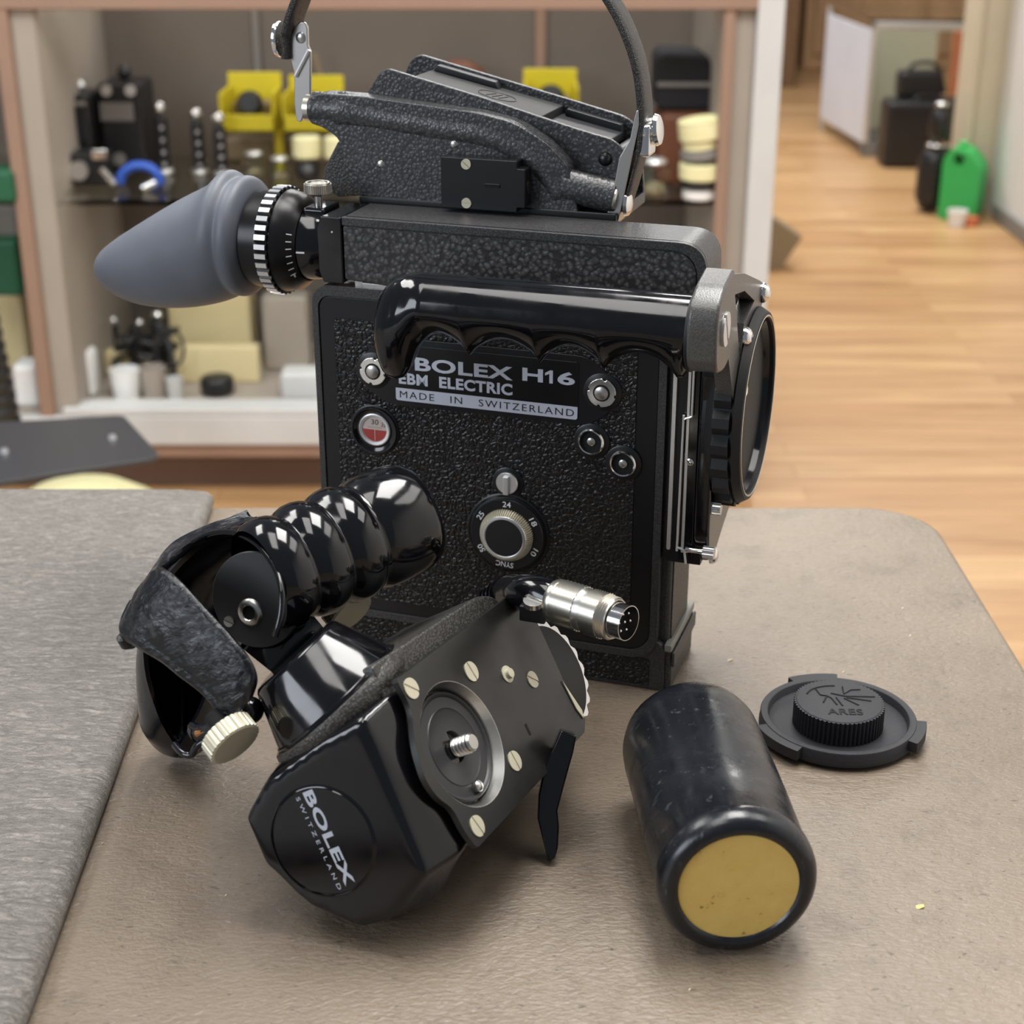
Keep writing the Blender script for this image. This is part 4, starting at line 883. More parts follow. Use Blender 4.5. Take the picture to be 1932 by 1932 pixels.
# casting with the carrying strap ends
cast = roundpoly([(-183.5, 249.5), (-183.5, 261), (-178, 263.2), (-154.4, 262.6), (-118, 259.6), (-100.9, 258.2), (-84, 254.8), (-68.6, 246.6), (-59.2, 237.6), (-57, 229), (-53.6, 216), (-144, 215), (-156, 216.2), (-163, 221.8), (-167.2, 229.5), (-167.6, 238), (-169.5, 243.2), (-176, 247.5)], [2, 2, 3, 2, 3, 4, 6, 6, 2, 3, 1, 6, 4, 4, 4, 4, 4, 3], 4)
mpart('handle_casting', 'hammer_fine', cast, 34, 46, bev=2.4, seg=4)
bm = B_(); tube(bm, smooth_path([(-183.8, 40, 255.6), (-170, 40.5, 255.2), (-154, 41.5, 253.4), (-120, 41.5, 250.0), (-101, 41.5, 248.2), (-88, 41.5, 244.8), (-76, 41.5, 238.6), (-67, 41.5, 231), (-61, 41.5, 222.5), (-57.5, 41.5, 218)], 5), [7.4]*5+[8.6]*25+[8.8]*10+[7.4]*6, 28); 
obj('casting_ridge', bm, M['hammer_fine'], MC)
bm = B_(); tube(bm, [(-62, 40, 227.5), (-38.2, 40, 223.6)], [7.6, 7.2], 28); obj('pivot_tube', bm, M['hammer_fine'], MC)
for x, z in ((-148.6, 232.6), (-112.5, 243.6)): bm = B_(); bmesh.ops.create_uvsphere(bm, u_segments=16, v_segments=10, radius=2.1, matrix=Matrix.Translation((x, 34.4, z)) @ Matrix.Scale(.45, 4, (0, 1, 0))); obj('dimple', bm, M['steel'], MC)
bm = B_(); bmesh.ops.create_uvsphere(bm, u_segments=16, v_segments=8, radius=1.7, matrix=Matrix.Translation((-150.5, 38.5, 261.6)) @ Matrix.Scale(.3, 4, (0, 0, 1))); obj('oil_hole', bm, M['void'], MC)
# black connector block
cb = mpart('accessory_block', 'satin', roundpoly([(-115.6, 216.8), (-115.6, 239.6), (-79.6, 239.6), (-79.6, 236.2), (-75.8, 236.2), (-75.8, 219), (-79.6, 219), (-79.6, 216.8)], .5, 2), 25, 34.2, bev=.4)
for z in (237.0, 219.6): screw(cb, (-103.4, 25, z), (0, -1, 0), 2.3, .6, M['ivory'], .9 if z > 230 else 1.57)
bm = B_(); box(bm, -94.6, -87.5, 24.4, 26, 227.4, 229); obj('button', bm, M['gloss'], cb, .001, .3)
bm = B_(); lathe(bm, [(2.8, 0), (2.8, .4), (2.2, .5), (0, .2)], (-75.8, 29.5, 227.5), (1, 0, 0), 24); obj('socket_hole', bm, M['void'], cb)
# strap brackets
def zf(a, b, v=44): return fp(500+a*800/1932, b*800/1932, v)
lb = [zf(*p) for p in ((150, 548), (172, 556), (190, 500), (214, 430), (215, 230), (203, 208), (201, 120), (186, 98), (165, 98), (143, 120), (126, 170), (124, 265), (140, 330), (141, 470))]
bm = B_(); prism(bm, roundpoly(lb, 1.2, 3), 42.0, 44.2, XZ); lbo = obj('strap_bracket', bm, M['steel'], MC, .001, .5)
q0, q1 = zf(150, 345), zf(212, 225); bm = B_(); tube(bm, [(q0[0], 41.6, q0[1]), (q1[0], 41.6, q1[1])], 1.0, 8); obj('bend', bm, M['alu'], lbo)
bm = B_(); q = zf(172, 170); lathe(bm, [(2.6, 0), (2.2, .4), (0, .7)], (q[0], 42, q[1]), (0, -1, 0), 20); obj('rivet', bm, M['steel'], lbo)
q = zf(185, 500); bm = B_(); lathe(bm, [(0, 0), (6.2, 0), (6.2, 2.6), (5.6, 3.2), (0, 3.2)], (-187.0, 39.5, 255.4), (1, 0, 0), 28); obj('pivot_bush', bm, M['nickel'], MC)
q = zf(82, 178); bm = B_(); rs_ = [[(q[0]+x, 43+6.5*s*math.cos(2*PI*k/28), q[1]+8.2*s*math.sin(2*PI*k/28)) for k in range(28)] for x, s in ((-.4, .95), (-1.2, 1), (-2.6, .95), (-3.6, .6))]; rings(bm, rs_); obj('strap_stud', bm, M['chrome'], MC)
rb = [zf(*p, 46) for p in ((1590, 1000), (1632, 1000), (1650, 930), (1700, 690), (1728, 560), (1728, 488), (1718, 488), (1704, 540), (1688, 620), (1640, 700), (1610, 860), (1580, 975))]
bm = B_(); prism(bm, roundpoly(rb, 1.0, 3), 36, 48, XZ); obj('strap_bracket', bm, M['steel'], MC, .001, 1.0, 3)
bm = B_(); lathe(bm, [(0, 0), (6.4, 0), (6.4, 2.4), (5.8, 3), (0, 3)], (-39.6, 40, 223.2), (1, 0, -.15), 28); obj('pivot_bush', bm, M['nickel'], MC)
bm = B_(); lathe(bm, [(5.6, 0), (5.2, 1.6), (3.5, 2.6), (0, 3)], (-33.5, 40, 221), (1, 0, 0), 28); obj('pivot_screw', bm, M['chrome'], MC)
q = zf(1770, 590, 46); bm = B_(); lathe(bm, [(0, -5), (5.6, -5), (7.2, -3.6), (7.2, -1.6), (6.2, -1.2), (6.2, 1.2), (7.0, 1.8), (6.4, 3.4), (4.2, 4.2), (0, 4.2)], (q[0], 44, q[1]), (1, 0, .12), 32); obj('strap_stud', bm, M['chrome'], MC)
q = zf(1742, 650, 46); bm = B_(); box(bm, q[0]-2.6, q[0]+3.4, 37, 49, q[1]-5, q[1]+9); obj('stud_clip', bm, M['chrome'], MC, .001, 1.6, 3)
# the leather carrying strap
sp = smooth_path([(-197.2, 0, 277), (-196.4, 0, 287), (-191.5, 0, 300), (-181, 0, 317), (-155, 0, 337), (-118, 0, 347), (-82, 0, 338), (-56, 0, 321), (-41, 0, 303.5), (-31.5, 0, 284), (-27.6, 0, 265), (-27.4, 0, 248), (-30.5, 0, 232), (-34.5, 0, 218)], 6)
bm = B_(); rs = []
for i, p in enumerate(sp):
    d = (sp[min(i+1, len(sp)-1)]-sp[max(i-1, 0)]).normalized(); nn = Vector((d.z, 0, -d.x)); f = i/len(sp)
    w_ = 8.5 if f > .08 else 6.5; hh = 2.2 if f < .86 else 1.2; yc = 45
    rs.append([tuple(Vector((p.x, yc, p.z))+Vector((0, 1, 0))*(w_*abs(math.cos(t))**.5*(1 if math.cos(t) > 0 else -1))+nn*(hh*abs(math.sin(t))**.6*(1 if math.sin(t) > 0 else -1))) for t in [2*PI*k/20 for k in range(20)]])
rings(bm, rs); obj('carrying_strap', bm, M['band_leather'], MC)
# ================================================================== BATTERY, LENS CAP
bx, by, baz, br, bl, bg = .08032, .46487, 1.64275, .02903, .10531, .02112
bt_ = empty('battery_pack', 'worn black cylinder with a round gold end lying on the table', 'battery', mat=Matrix.Translation((bx, by, br)) @ Matrix.Rotation(baz, 4, 'Z'))
R1 = br*1000
bm = B_(); pr = [(21.6, 1.6), (22.2, .7), (23.2, .1), (24.8, 0), (26.8, 1.0), (28.2, 2.9), (28.95, 5.2), (29.1, 8.0), (29.0, 10), (28.2, 11.2), (28.4, 40), (28.5, 90), (28.3, 97), (27.2, 101.5), (24.8, 104.3), (20, 105.3), (0, 105.3)]
lathe(bm, pr, (0, 0, 0), (1, 0, 0), 64)
for v in bm.verts:
    x = v.co.x
    if 14 < x < 96:
        a = math.atan2(v.co.z, v.co.y); k = 1+.004*math.sin(a*5+x*.03)+.004*math.sin(a*9+1)*math.sin(x*.05); v.co.y *= k; v.co.z *= k
bo = obj('sleeve', bm, M['battery'], bt_, ang=70)
bm = B_(); lathe(bm, [(0, 1.5), (21.8, 1.5), (21.8, 3), (0, 3)], (0, 0, 0), (1, 0, 0), 64); obj('contact_disc', bm, M['gold'], bt_, label='round gold foil end')
c0 = onz(1580, 1364, .004)
lc = empty('lens_cap', 'dark grey round lens cap with knurled knob lettered ARES on the table', 'lens cap', mat=Matrix.Translation((c0.x, c0.y, 0)) @ Matrix.Rotation(math.radians(-12), 4, 'Z'))
bm = B_(); lathe(bm, [(0, 1.2), (33.8, 1.2), (35.0, 2.2), (35.0, 4.4), (34.6, 5.0), (34.6, 8.0), (34.2, 8.5), (31.6, 8.5), (31.2, 8.2), (30.8, 5.2), (30.2, 4.6), (27.0, 4.0), (24, 3.6), (0, 3.6)], (0, 0, 0), (0, 0, 1), 96)
obj('cap_dish', bm, M['powder'], lc, ang=50)
for a0, a1 in ((92, 128), (-28, 4), (205, 245)):
    bm = B_(); n = 10; A_ = [math.radians(a0+(a1-a0)*k/n) for k in range(n+1)]
    prism(bm, roundpoly([(38.8*math.cos(a), 38.8*math.sin(a)) for a in A_]+[(34.0*math.cos(a), 34.0*math.sin(a)) for a in A_[::-1]], .4, 2), 3.2, 8.2); obj('bayonet_tab', bm, M['powder'], lc, .001, .5)
bm = B_(); gear(bm, 19.2, 20.1, 3.4, 15.0, 62, (0, 0, 0), (0, 0, 1), .4); kb = obj('knob', bm, M['powder'], lc, .001, .25)
bm = B_(); lathe(bm, [(19.2, 14.8), (19.0, 15.2), (18.6, 15.4), (0, 15.4)], (0, 0, 0), (0, 0, 1), 64); obj('knob_top', bm, M['powder'], kb)
ca, sa = math.cos(math.radians(8)), math.sin(math.radians(8))
lt = text('lettering', 'ARES', M['void'], kb, (-4.6, -13.4, 15.38), (1, .17, 0), (-.17, 1, 0), 15.6, 5.2, .25, .012, 1.05)  # letters coloured near-black to paint the shade of deep engraving
bm = B_()
def stroke(P, r=.45): tube(bm, [(x, y, 15.4) for x, y in P], r, 6)
stroke([(-14.5*math.cos(a)*1.0-0, 2+11.5*math.sin(a)) for a in [.1+k*.13 for k in range(11)]])
stroke([(1.0, 13.2), (1.8, 6.4), (4.8, 11), (9, 12.2)]); stroke([(2.5, 4.6), (15.5, 6.8)]); stroke([(3, 3.4), (14, 2.6)]); stroke([(2, 2.6), (8.5, -2.4)]); stroke([(-1.5, 2.4), (1.5, -4.4)]); stroke([(-11, 9), (-8.5, 3.4), (-5.6, 3.2), (-7, -3.2)]); stroke([(-5.6, 3.2), (-3.5, 1.5), (-1, -4)]); stroke([(-4, 6), (2.5, 4.6)])
obj('emblem', bm, M['void'], kb)  # raised strokes, engraving shade painted in near-black

# ================================================================== PISTOL GRIP (local mm: x = out of the mounting plate, y = towards the badge, z = down the hand)
GC = Vector((-.0127, .4909, .028)); GM = Matrix(((.7777, -.46776, .41999), (-.33672, -.87412, -.35004), (.53085, .1308, -.83731)))
PG = empty('pistol_grip', 'glossy black pistol grip with round badge, ribbed handle and leather wrist strap', 'grip', mat=Matrix.Translation((-0.01236, 0.47765, 0.03723)) @ GM.to_4x4() @ Matrix.Scale(.973, 4))
GI = GM.transposed()
def gl(p): return GI @ (Vector(p)-GC)*1000          # world point -> grip local mm
def gp(px, py, t): return gl(at(px, py, t))
def gpl(px, py, off, ax=0):                          # pixel on the grip's own plane (local axis ax = off mm)
    n = GM.col[ax]; o = GC+n*(off/1000); d = ray(px, py); return gl(CAM+d*((o-CAM).dot(n)/d.dot(n)))
YZX = lambda y, z, x: (x, y, z)
cy_, cz_, cr_ = -19.8, -35.4, 24.7
pl = roundpoly([(1.5, -69.3), (.3, -57), (8.4, -44), (10.9, -32), (8.6, -24), (3.2, -18), (2.6, -8), (0, -.2), (-101.5, -9.6), (-106.5, -14), (-103.5, -30), (-104, -58), (-101, -76.3)], [1.5, 5, 6, 6, 5, 5, 3, 2, 1, 1, 4, 2, 1.5], 5)
bm = B_(); prism(bm, pl, -2.6, 0, YZX, [circ(cy_, cz_, cr_, 64)]); mp_ = obj('mounting_plate', bm, M['worn_paint'], PG, .001, .25)
bm = B_(); lathe(bm, [(cr_+.1, -.1), (cr_-.2, -.2), (cr_-2.2, -5.2)], (0, cy_, cz_), (1, 0, 0), 72); obj('recess_wall', bm, M['steel'], PG, label='bright metal recess wall')
bm = B_(); lathe(bm, [(cr_, -6.4), (22, -6.4), (21.6, -4.2), (20.9, -3.6), (20.2, -3.9), (19.6, -4.6), (15.5, -4.6), (15.2, -4.3), (14.8, -4.6), (6.4, -4.8), (6, -6.8), (0, -6.8)], (0, cy_, cz_), (1, 0, 0), 72); td = obj('thumb_disc', bm, M['disc_grey'], PG)
bm = B_(); pr = [(0, -7), (3.9, -7)]
for k in range(5): pr += [(3.9, -6+1.6*k), (3.4, -5.2+1.6*k)]
pr += [(3.6, 2), (2.9, 3), (0, 3.1)]; lathe(bm, pr, (0, cy_-2, cz_+1), (1, 0, 0), 32); obj('threaded_screw', bm, M['steel'], PG)
bm = B_(); lathe(bm, [(2.2, -5), (2.2, -2.4), (1.4, -1.6), (0, -1.4)], (0, cy_-1, cz_+17.5), (1, 0, 0), 24); obj('locating_pin', bm, M['steel'], PG)
for (y, z, a) in ((-4.3, -63.6, .9), (-44.1, -57.1, .2), (-81.7, -40.8, .9), (-45.3, -18.0, .1), (-5.5, -6.9, .3)): screw(PG, (0, y, z), (1, 0, 0), 4.1 if z != -40.8 else 3.6, .5, M['ivory'], a)
bm = B_(); lathe(bm, [(0, 0), (3.6, 0), (3.6, .4), (2.2, .6), (2.0, 2.2), (0, 2.4)], (0, -66.4, -48.4), (1, 0, 0), 28); obj('contact_pin', bm, M['ivory'], PG)
bm = B_(); box(bm, -.3, .12, -64, -62.6, -27.5, -22.5); obj('plate_slot', bm, M['void'], PG)
bm = B_(); prism(bm, [(-101.5, -33.5), (-106, -18), (-104.4, -14.6), (-102.4, -20)], .1, .7, YZX); obj('index_pointer', bm, M['ivory'], PG, .001, .1)
# metal body behind the plate
mb = roundpoly([(2, -77.5), (-84, -81.5), (-96, -77), (-100.5, -10.5), (4, -2)], [2, 6, 6, 4, 2], 4)
bm = B_(); prism(bm, mb, -48, -7.4, YZX); obj('housing', bm, M['crinkle'], PG, .001, 1.2, 3)
# toothed speed wheel
bm = B_(); gear(bm, 23.0, 24.9, -9.5, -5.4, 20, (0, -107.5, -35.7), (1, 0, 0), .35); wh = obj('toothed_wheel', bm, M['alu'], PG, .001, .3)
bm = B_(); lathe(bm, [(0, -5.0), (21.6, -5.0), (22.4, -5.4)], (0, -107.5, -35.7), (1, 0, 0), 60); obj('wheel_face', bm, M['matte'], wh)
# badge end: moulded black housing
al = math.radians(-9.64)
def shell_ring(P, y, grow): 
    cx = sum(p[0] for p in P)/len(P); cz = sum(p[1] for p in P)/len(P)
    return [(cx+(p[0]-cx)*grow, y if not callable(y) else y(p[0]), cz+(p[1]-cz)*grow) for p in P]
fo = [(-9, -62), (-30, -60.5), (-56, -55), (-71, -45), (-71.5, -26), (-62, -6), (-46, 8.5), (-30, 9), (-12, -1)]
face_y = lambda x: 18.2-(x+9)*.17
mid = [(-5.2, -65), (-26, -68), (-56, -62), (-80, -48), (-81, -24), (-70, 2), (-50, 15), (-26, 13), (-4.8, -1.5)]
bm = B_()
vs = [vb(bm, (x, face_y(x), z)) for x, z in fo]+[vb(bm, (x, 2+(-x)*.03, z)) for x, z in mid]+[vb(bm, (x, -22, z)) for x, z in [(-5.5, -64), (-26, -66), (-54, -62), (-72, -48), (-72, -24), (-62, -2), (-46, 8), (-26, 6), (-5.5, -6)]]
bmesh.ops.convex_hull(bm, input=bm.verts)
hs = obj('badge_housing', bm, M['gloss'], PG)
m_ = hs.modifiers.new('r', 'REMESH'); m_.mode = 'VOXEL'; m_.voxel_size = .0011; m_.use_smooth_shade = True
m_ = hs.modifiers.new('s', 'SMOOTH'); m_.factor = .6; m_.iterations = 22
bn = Vector((math.sin(-al), math.cos(al), 0)); an = Vector((math.cos(al), math.sin(al), 0)); bc = Vector((-44.7, 0, -26.2)); bc.y = face_y(bc.x)+.0
bm = B_(); lathe(bm, [(0, .35), (20.2, .35), (20.5, .1)], bc, bn, 64); bd = obj('badge', bm, M['gloss'], PG)
bm = B_(); lathe(bm, [(20.5, .1), (20.9, .0), (21.1, .45), (22.0, -.2)], bc, bn, 72); obj('badge_rim', bm, M['gloss'], bd)
# letters run down the badge
text('lettering', 'BOLEX', M['silver_ink'], bd, bc+bn*.37-Vector((0, 0, 1))*19.4+an*.9, (0, 0, 1), an, 38, 4.5, .15, .03, 1.05)
text('lettering', 'SWITZERLAND', M['silver_ink'], bd, bc+bn*.37-Vector((0, 0, 1))*18.6-an*2.6, (0, 0, 1), an, 37.5, 1.6, .12, .0, 1.7)
# conical collar and its ribbed ring
CB_, CT_ = gp(636, 1321, .612), gp(556, 1236, .610); ca_ = (CT_-CB_).normalized(); cl_ = (CT_-CB_).length
bm = B_(); lathe(bm, [(26, -12), (31.5, -6), (32.2, -2.2), (31.4, 0), (30.2, .5)], CB_, ca_, 72); obj('collar_ring', bm, M['crinkle'], PG)
bm = B_(); lathe(bm, [(0, -2), (30.4, -2), (30.4, .8), (29.6, 1.1), (29.4, 1.9), (28.6, 2.3), (20.4, cl_-1.2), (19.2, cl_), (16, cl_+.6), (0, cl_+.6)], CB_, ca_, 72); obj('swivel_collar', bm, M['gloss'], PG)
# ribbed handle (axis from two points along it)
P1, P2 = gp(533, 1076, .627), gp(741, 988, .655); ax = (P2-P1).normalized()
Lh = (P2-P1).length
bm = B_(); pr = []
for k in range(3):
    s0 = -11+15.8*k; pr += [(20.6+.5*k, s0), (21.9+.5*k, s0+1.8), (23.1+.5*k, s0+5), (23.4+.5*k, s0+8), (22.9+.5*k, s0+11.4), (21.9+.5*k, s0+14), (21.0+.5*k, s0+15.4)]
pr += [(22.4, 37.5), (23.4, 40), (24.0, 46), (23.9, 54), (23.3, 60), (21.8, 63.6), (18, 65.6), (0, 66)]
lathe(bm, pr, P1, ax, 72); hd = obj('ribbed_handle', bm, M['gloss'], PG, ang=75)

# end disc with its socket
dn2 = (GI@(R_*-.34-U_*.16-F_*.92)).normalized(); DC_ = gp(482, 1132, .622)
bm = B_(); lathe(bm, [(0, 0), (19.0, 0), (19.4, -.4), (19.2, -1.6), (0, -1.6)], DC_, dn2, 56); ed = obj('end_disc', bm, M['disc_grey'], hd)
def on_disc(px, py):
    W = GC+GM@((DC_+dn2*.1)/1000); n = GM@dn2; d = ray(px, py); return gl(CAM+d*((W-CAM).dot(n)/d.dot(n)))
sc_ = on_disc(472, 1155); bm = B_(); lathe(bm, [(2.8, -3), (2.8, 1.2), (3.2, 1.6), (4.6, 1.3), (5.3, .5), (5.6, 0)], sc_, dn2, 40); obj('socket_ring', bm, M['steel'], ed)
bm = B_(); lathe(bm, [(0, .2), (2.8, .2)], sc_, dn2, 20); obj('socket_well', bm, M['void'], ed)
screw(ed, on_disc(433, 1172), dn2, 2.2, .8, M['steel'], .8)
# smooth lower guard: a gutter that runs from the handle mouth down to the table
path = smooth_path([gp(560, 1060, .652), gp(500, 1084, .653), gp(436, 1102, .656), gp(380, 1156, .661), gp(350, 1232, .676), gp(343, 1306, .692), gp(342, 1358, .704), gp(342, 1390, .712)], 5)
bm = B_(); ro = []; e = None
toview = (gl(CAM)-path[0]).normalized()
radp = [20.5, 22, 22.6, 21.6, 20.2, 19.2, 18, 13]
for i, p in enumerate(path):
    d = (path[min(i+1, len(path)-1)]-path[max(i-1, 0)]).normalized(); f = i/(len(path)-1)*(len(radp)-1); k0 = min(int(f), len(radp)-2); r = radp[k0]+(radp[k0+1]-radp[k0])*(f-k0)
    e1 = (toview-d*toview.dot(d)).normalized(); e2 = d.cross(e1)
    gap = 1.15*(1-max(0, (i/(len(path)-1)-.45)/.4)) if i/(len(path)-1) > .45 else 1.15
    gap = max(gap, .02); R = []
    for k in range(30): a = gap+(2*PI-2*gap)*k/29; R.append(p+e1*r*math.cos(a)*.92+e2*r*math.sin(a))
    for k in range(29, -1, -1): a = gap+(2*PI-2*gap)*k/29; rr_ = max(r-2.2, 1); R.append(p+e1*rr_*math.cos(a)*.92+e2*rr_*math.sin(a))
    ro.append(R)
d = (path[-1]-path[-2]).normalized(); 
for s, q in ((4, .72), (6.2, .35), (6.8, .05)):
    c_ = path[-1]; ro.append([c_+(p-c_)*q+d*s for p in ro[len(path)-1]])
rings(bm, ro); obj('lower_guard', bm, M['gloss_worn'], PG, ang=70)
bm = B_(); tube(bm, smooth_path([gp(519, 1200, .600), gp(530, 1160, .599), gp(531, 1112, .601), gp(517, 1066, .608), gp(484, 1026, .618), gp(443, 1006, .630), gp(400, 1007, .640), gp(362, 1026, .648), gp(336, 1052, .652), gp(322, 1080, .654)], 5), 1.35, 10); obj('mouth_rim', bm, M['gloss'], hd)
bm = B_(); tube(bm, smooth_path([gp(590, 1180, .644), gp(545, 1218, .640), (gp(508, 1262, .638))], 4), [14, 14, 15, 15, 15, 15, 15, 15, 15], 28); obj('handle_neck', bm, M['gloss'], PG)
# knurled ivory nuts
def nut(px, py, t, r, th, lab):
    n = GI@(R_*.63-U_*.66-F_*.41); n.normalize(); c = gp(px, py, t); bm = B_(); gear(bm, r-.5, r, -th, 0, 30, c, n, .6); a = obj('knurled_nut', bm, M['ivory'], PG, .001, .2, label=lab)
    bm = B_(); lathe(bm, [(r-.4, 0), (r-1.0, .5), (0, .6)], c, n, 40); obj('nut_face', bm, M['ivory'], a)
    bm = B_(); lathe(bm, [(0, -th-9), (3.6, -th-9), (3.6, -th), (0, -th)], c, n, 24); obj('nut_shaft', bm, M['void'], a)
nut(444, 1404, .594, 10.6, 6.5, 'ivory coloured knurled nut at the strap end')
nut(662, 1158, .652, 10.4, 6.5, 'ivory coloured knurled nut under the ribs')
bm = B_(); bmesh.ops.create_uvsphere(bm, u_segments=24, v_segments=16, radius=5.4, matrix=Matrix.Translation(gp(472, 1340, .612))); obj('strap_post', bm, M['gloss'], PG)
bm = B_(); tube(bm, smooth_path([gp(330, 1405, .628), gp(345, 1421, .622), gp(362, 1424, .62), gp(372, 1408, .618), gp(395, 1396, .616), gp(425, 1405, .612)], 4), 1.5, 10); obj('wire_loop', bm, M['gloss_worn'], PG)
# leather wrist strap
E_ = [((484, 978), (466, 966), .668, .672), ((452, 994), (430, 980), .655, .668), ((408, 1008), (378, 1000), .644, .660), ((360, 1028), (324, 1030), .636, .652), ((324, 1056), (286, 1082), .625, .640), ((306, 1068), (254, 1132), .616, .632), ((312, 1074), (228, 1180), .608, .624), ((326, 1084), (231, 1204), .603, .618), ((350, 1108), (257, 1221), .599, .613), ((399, 1161), (305, 1250), .595, .608), ((438, 1204), (346, 1282), .592, .605), ((472, 1248), (386, 1314), .591, .602), ((484, 1284), (408, 1343), .592, .601), ((476, 1316), (427, 1374), .595, .602)]
ea = smooth_path([gp(*a, t1) for a, b, t1, t2 in E_], 5); eb = smooth_path([gp(*b, t2) for a, b, t1, t2 in E_], 5)
bm = B_(); ro = []
for i in range(len(ea)):
    a, b = ea[i], eb[i]; w_ = b-a; d = (ea[min(i+1, len(ea)-1)]+eb[min(i+1, len(eb)-1)]-ea[max(i-1, 0)]-eb[max(i-1, 0)])
    nn = d.cross(w_).normalized(); 
    if nn.dot((gl(CAM)-(a+b)/2)) < 0 and i > 25: nn = -nn
    NK = 16; top_, bot_ = [], []
    for k in range(NK+1):
        f = k/NK; edge_ = min(f, 1-f)*w_.length; z = .9
        if edge_ < 3.4: z = 1.15*math.sin(min(1, edge_/1.6)*PI/2)+.25
        if 3.0 < edge_ < 4.2: z = .55
        z += .18*math.sin(i*1.7+f*9)*math.sin(f*PI)+.15*math.sin(i*.9-f*17)
        top_.append(a+w_*f+nn*(z+math.sin(f*PI)*1.6)); bot_.append(a+w_*f+nn*(-1.0+math.sin(f*PI)*1.6))
    ro.append(top_+bot_[::-1])
rings(bm, ro); st = obj('wrist_strap', bm, M['strap_leather'], PG, ang=100)
bm = B_()
for E2 in (1, 0):
    for i in range(30, len(ea)-2, 1):
        a, b = (ea[i], eb[i]) if E2 else (eb[i], ea[i]); a2, b2 = (ea[i+1], eb[i+1]) if E2 else (eb[i+1], ea[i+1])
        w1 = (b-a).normalized()*3.6; w2 = (b2-a2).normalized()*3.6; up = (gl(CAM)-a).normalized()*1.5
        p, q = a+w1+up, a2+w2+up
        tube(bm, [p, p+(q-p)*.6], .22, 5)
obj('stitching', bm, M['black'], st)
bm = B_(); tube(bm, smooth_path([gp(428, 1362, .606), gp(405, 1376, .612), gp(378, 1384, .618), gp(366, 1378, .624), gp(372, 1386, .620)], 5), 2.6, 10, None, 1.4); obj('strap_end', bm, M['strap_leather'], st)
bm = B_(); tube(bm, smooth_path([gp(410, 1368, .609), gp(392, 1378, .613), gp(372, 1384, .6165)], 5), 1.5, 8); obj('raw_edge', bm, M['tan'], st, label='frayed tan leather edge')
bm = B_(); tube(bm, [gp(232, 1200, .620), gp(240, 1211, .622), gp(250, 1213, .625)], [3.0, 3.4, 2.4], 12); obj('folded_corner', bm, M['strap_leather'], st)
# elbow, plug and clamp
el = smooth_path([gp(930, 1135, .700), gp(948, 1122, .692), gp(968, 1116, .676), gp(992, 1118, .660), gp(1022, 1122, .653), gp(1050, 1134, .650)], 5)
bm = B_(); tube(bm, el, [5.6]*8+[7.2]*6+[7.6]*20, 32); obj('cable_elbow', bm, M['gloss'], PG, ang=80)
bm = B_()
for k in range(5): tube(bm, [el[k*2]+(el[k*2+1]-el[k*2])*0, el[k*2]+(el[k*2+1]-el[k*2])*.5], 7.2, 20)
obj('strain_relief', bm, M['gloss'], PG)
Q0, Q1 = gp(1046, 1132, .650), gp(1186, 1176, .628); qa = (Q1-Q0).normalized(); QL = (Q1-Q0).length
bm = B_(); k1 = QL
lathe(bm, [(0, 0), (8.6, 0), (9.1, .8), (9.1, 3.4), (9.0, 3.6)], Q0, qa, 48); plg = obj('plug_body', bm, M['nickel'], PG)
def knurl(z0, z1, r):
    bm = B_(); a, e1, e2 = fr(qa); n = 60; m = 12; R = []
    for i in range(m+1):
        z = z0+(z1-z0)*i/m; R.append([Q0+a*z+(e1*math.cos(2*PI*k/n)+e2*math.sin(2*PI*k/n))*(r+(.26 if (k+i) % 2 else -.2)) for k in range(n)])
    rings(bm, R); return obj('knurled_sleeve', bm, M['nickel'], plg, ang=20)
knurl(3.4, k1*.40, 9.3)
bm = B_(); lathe(bm, [(9.0, k1*.40), (8.9, k1*.405), (8.9, k1*.50), (9.2, k1*.505)], Q0, qa, 48); obj('plain_band', bm, M['steel'], plg)
knurl(k1*.505, k1*.70, 9.3)
bm = B_(); pr = [(9.2, k1*.70)]
for k in range(4): pr += [(8.9, k1*(.705+.03*k)), (8.4, k1*(.72+.03*k))]
pr += [(8.2, k1*.83), (7.7, k1*.83)]; lathe(bm, pr, Q0, qa, 48); obj('threaded_rim', bm, M['nickel'], plg)
bm = B_(); lathe(bm, [(7.2, k1*.80), (7.2, k1*1.0), (6.9, k1*1.0), (6.9, k1*.86), (0, k1*.86)], Q0, qa, 48); obj('contact_tube', bm, M['chrome'], plg)
bm = B_(); lathe(bm, [(6.8, k1*.872), (0, k1*.872)], Q0, qa, 32); obj('contact_insulator', bm, M['void'], plg)
a, e1, e2 = fr(qa)
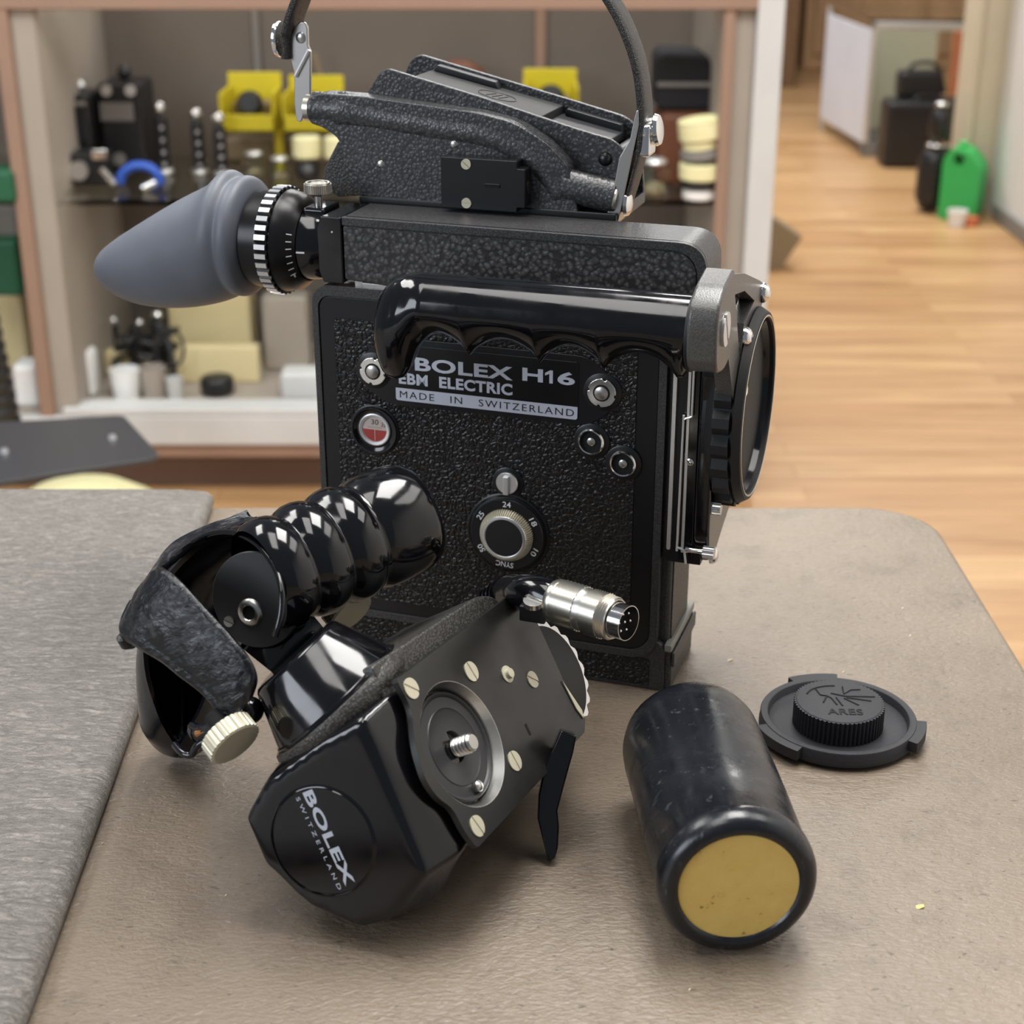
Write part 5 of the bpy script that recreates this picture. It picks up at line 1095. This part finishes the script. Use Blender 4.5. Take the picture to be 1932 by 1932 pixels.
for k in range(7):
    r = 0 if k == 6 else 3.9; t = k*PI/3+.3; bm = B_(); lathe(bm, [(.55, k1*.87), (.55, k1*.95), (0, k1*.965)], Q0+(e1*math.cos(t)+e2*math.sin(t))*r, qa, 12); obj('contact_pin', bm, M['chrome'], plg)
nn = GI@(U_*.8-F_*.6)
cc = gp(1010, 1152, .651); bm = B_(); bmesh.ops.create_cube(bm, size=1, matrix=Matrix.Translation(cc) @ (GI.to_4x4() @ Matrix.Rotation(-.35, 4, 'Z')) @ Matrix.Diagonal((11, 9, 7, 1))); cl = obj('cable_clamp', bm, M['satin'], PG, .001, .6)
screw(cl, gp(1006, 1140, .646), nn, 4.2, 2.4, M['chrome'], .4)
# trigger lever
tg = [(1058, 1378), (1088, 1388), (1082, 1420), (1068, 1470), (1052, 1530), (1055, 1560), (1053, 1600), (1047, 1622), (1038, 1624), (1030, 1610), (1014, 1545), (1016, 1500), (1026, 1450)]
T0 = []
for x, y in tg: f = (y-1378)/244; T0.append(gp(x, y, .640-.0016*f))
ex_ = GI@(F_*.0085-R_*.0)*1000
bm = B_(); lo = [vb(bm, p) for p in T0]; hi = [vb(bm, p+ex_) for p in T0]; face(bm, lo); face(bm, hi[::-1])
for k in range(len(lo)): j = (k+1) % len(lo); face(bm, [lo[k], lo[j], hi[j], hi[k]])
obj('trigger', bm, M['gloss'], PG, .001, .9, 3)
# ---- repeats of one kind share a group
GROUPS = {'storage_bin': 'yellow parts bins on the upper shelf', 'parts_box': 'dark boxes under the yellow bins', 'lidded_jar': 'cream lidded jars on the upper shelf', 'glass_jar': 'small glass jars on the upper shelf',
          'film_reel_case': 'stacked reel cases at the right of the shelf', 'paint_chip': 'flakes and specks on the tabletop', 'open_cup': 'cups on the cabinet deck', 'pale_box': 'cream boxes on the cabinet deck'}
for o in list(SC.objects):
    if o.parent is None and 'category' in o:
        k = o.name.split('.')[0]
        if k in GROUPS: o['group'] = GROUPS[k]
        elif k == 'camera_grip': o['group'] = 'camera grips standing on the upper shelf' if 'shelf' in o['label'] or 'strap' in o['label'] or 'bins' in o['label'] else 'grips on the cabinet deck'
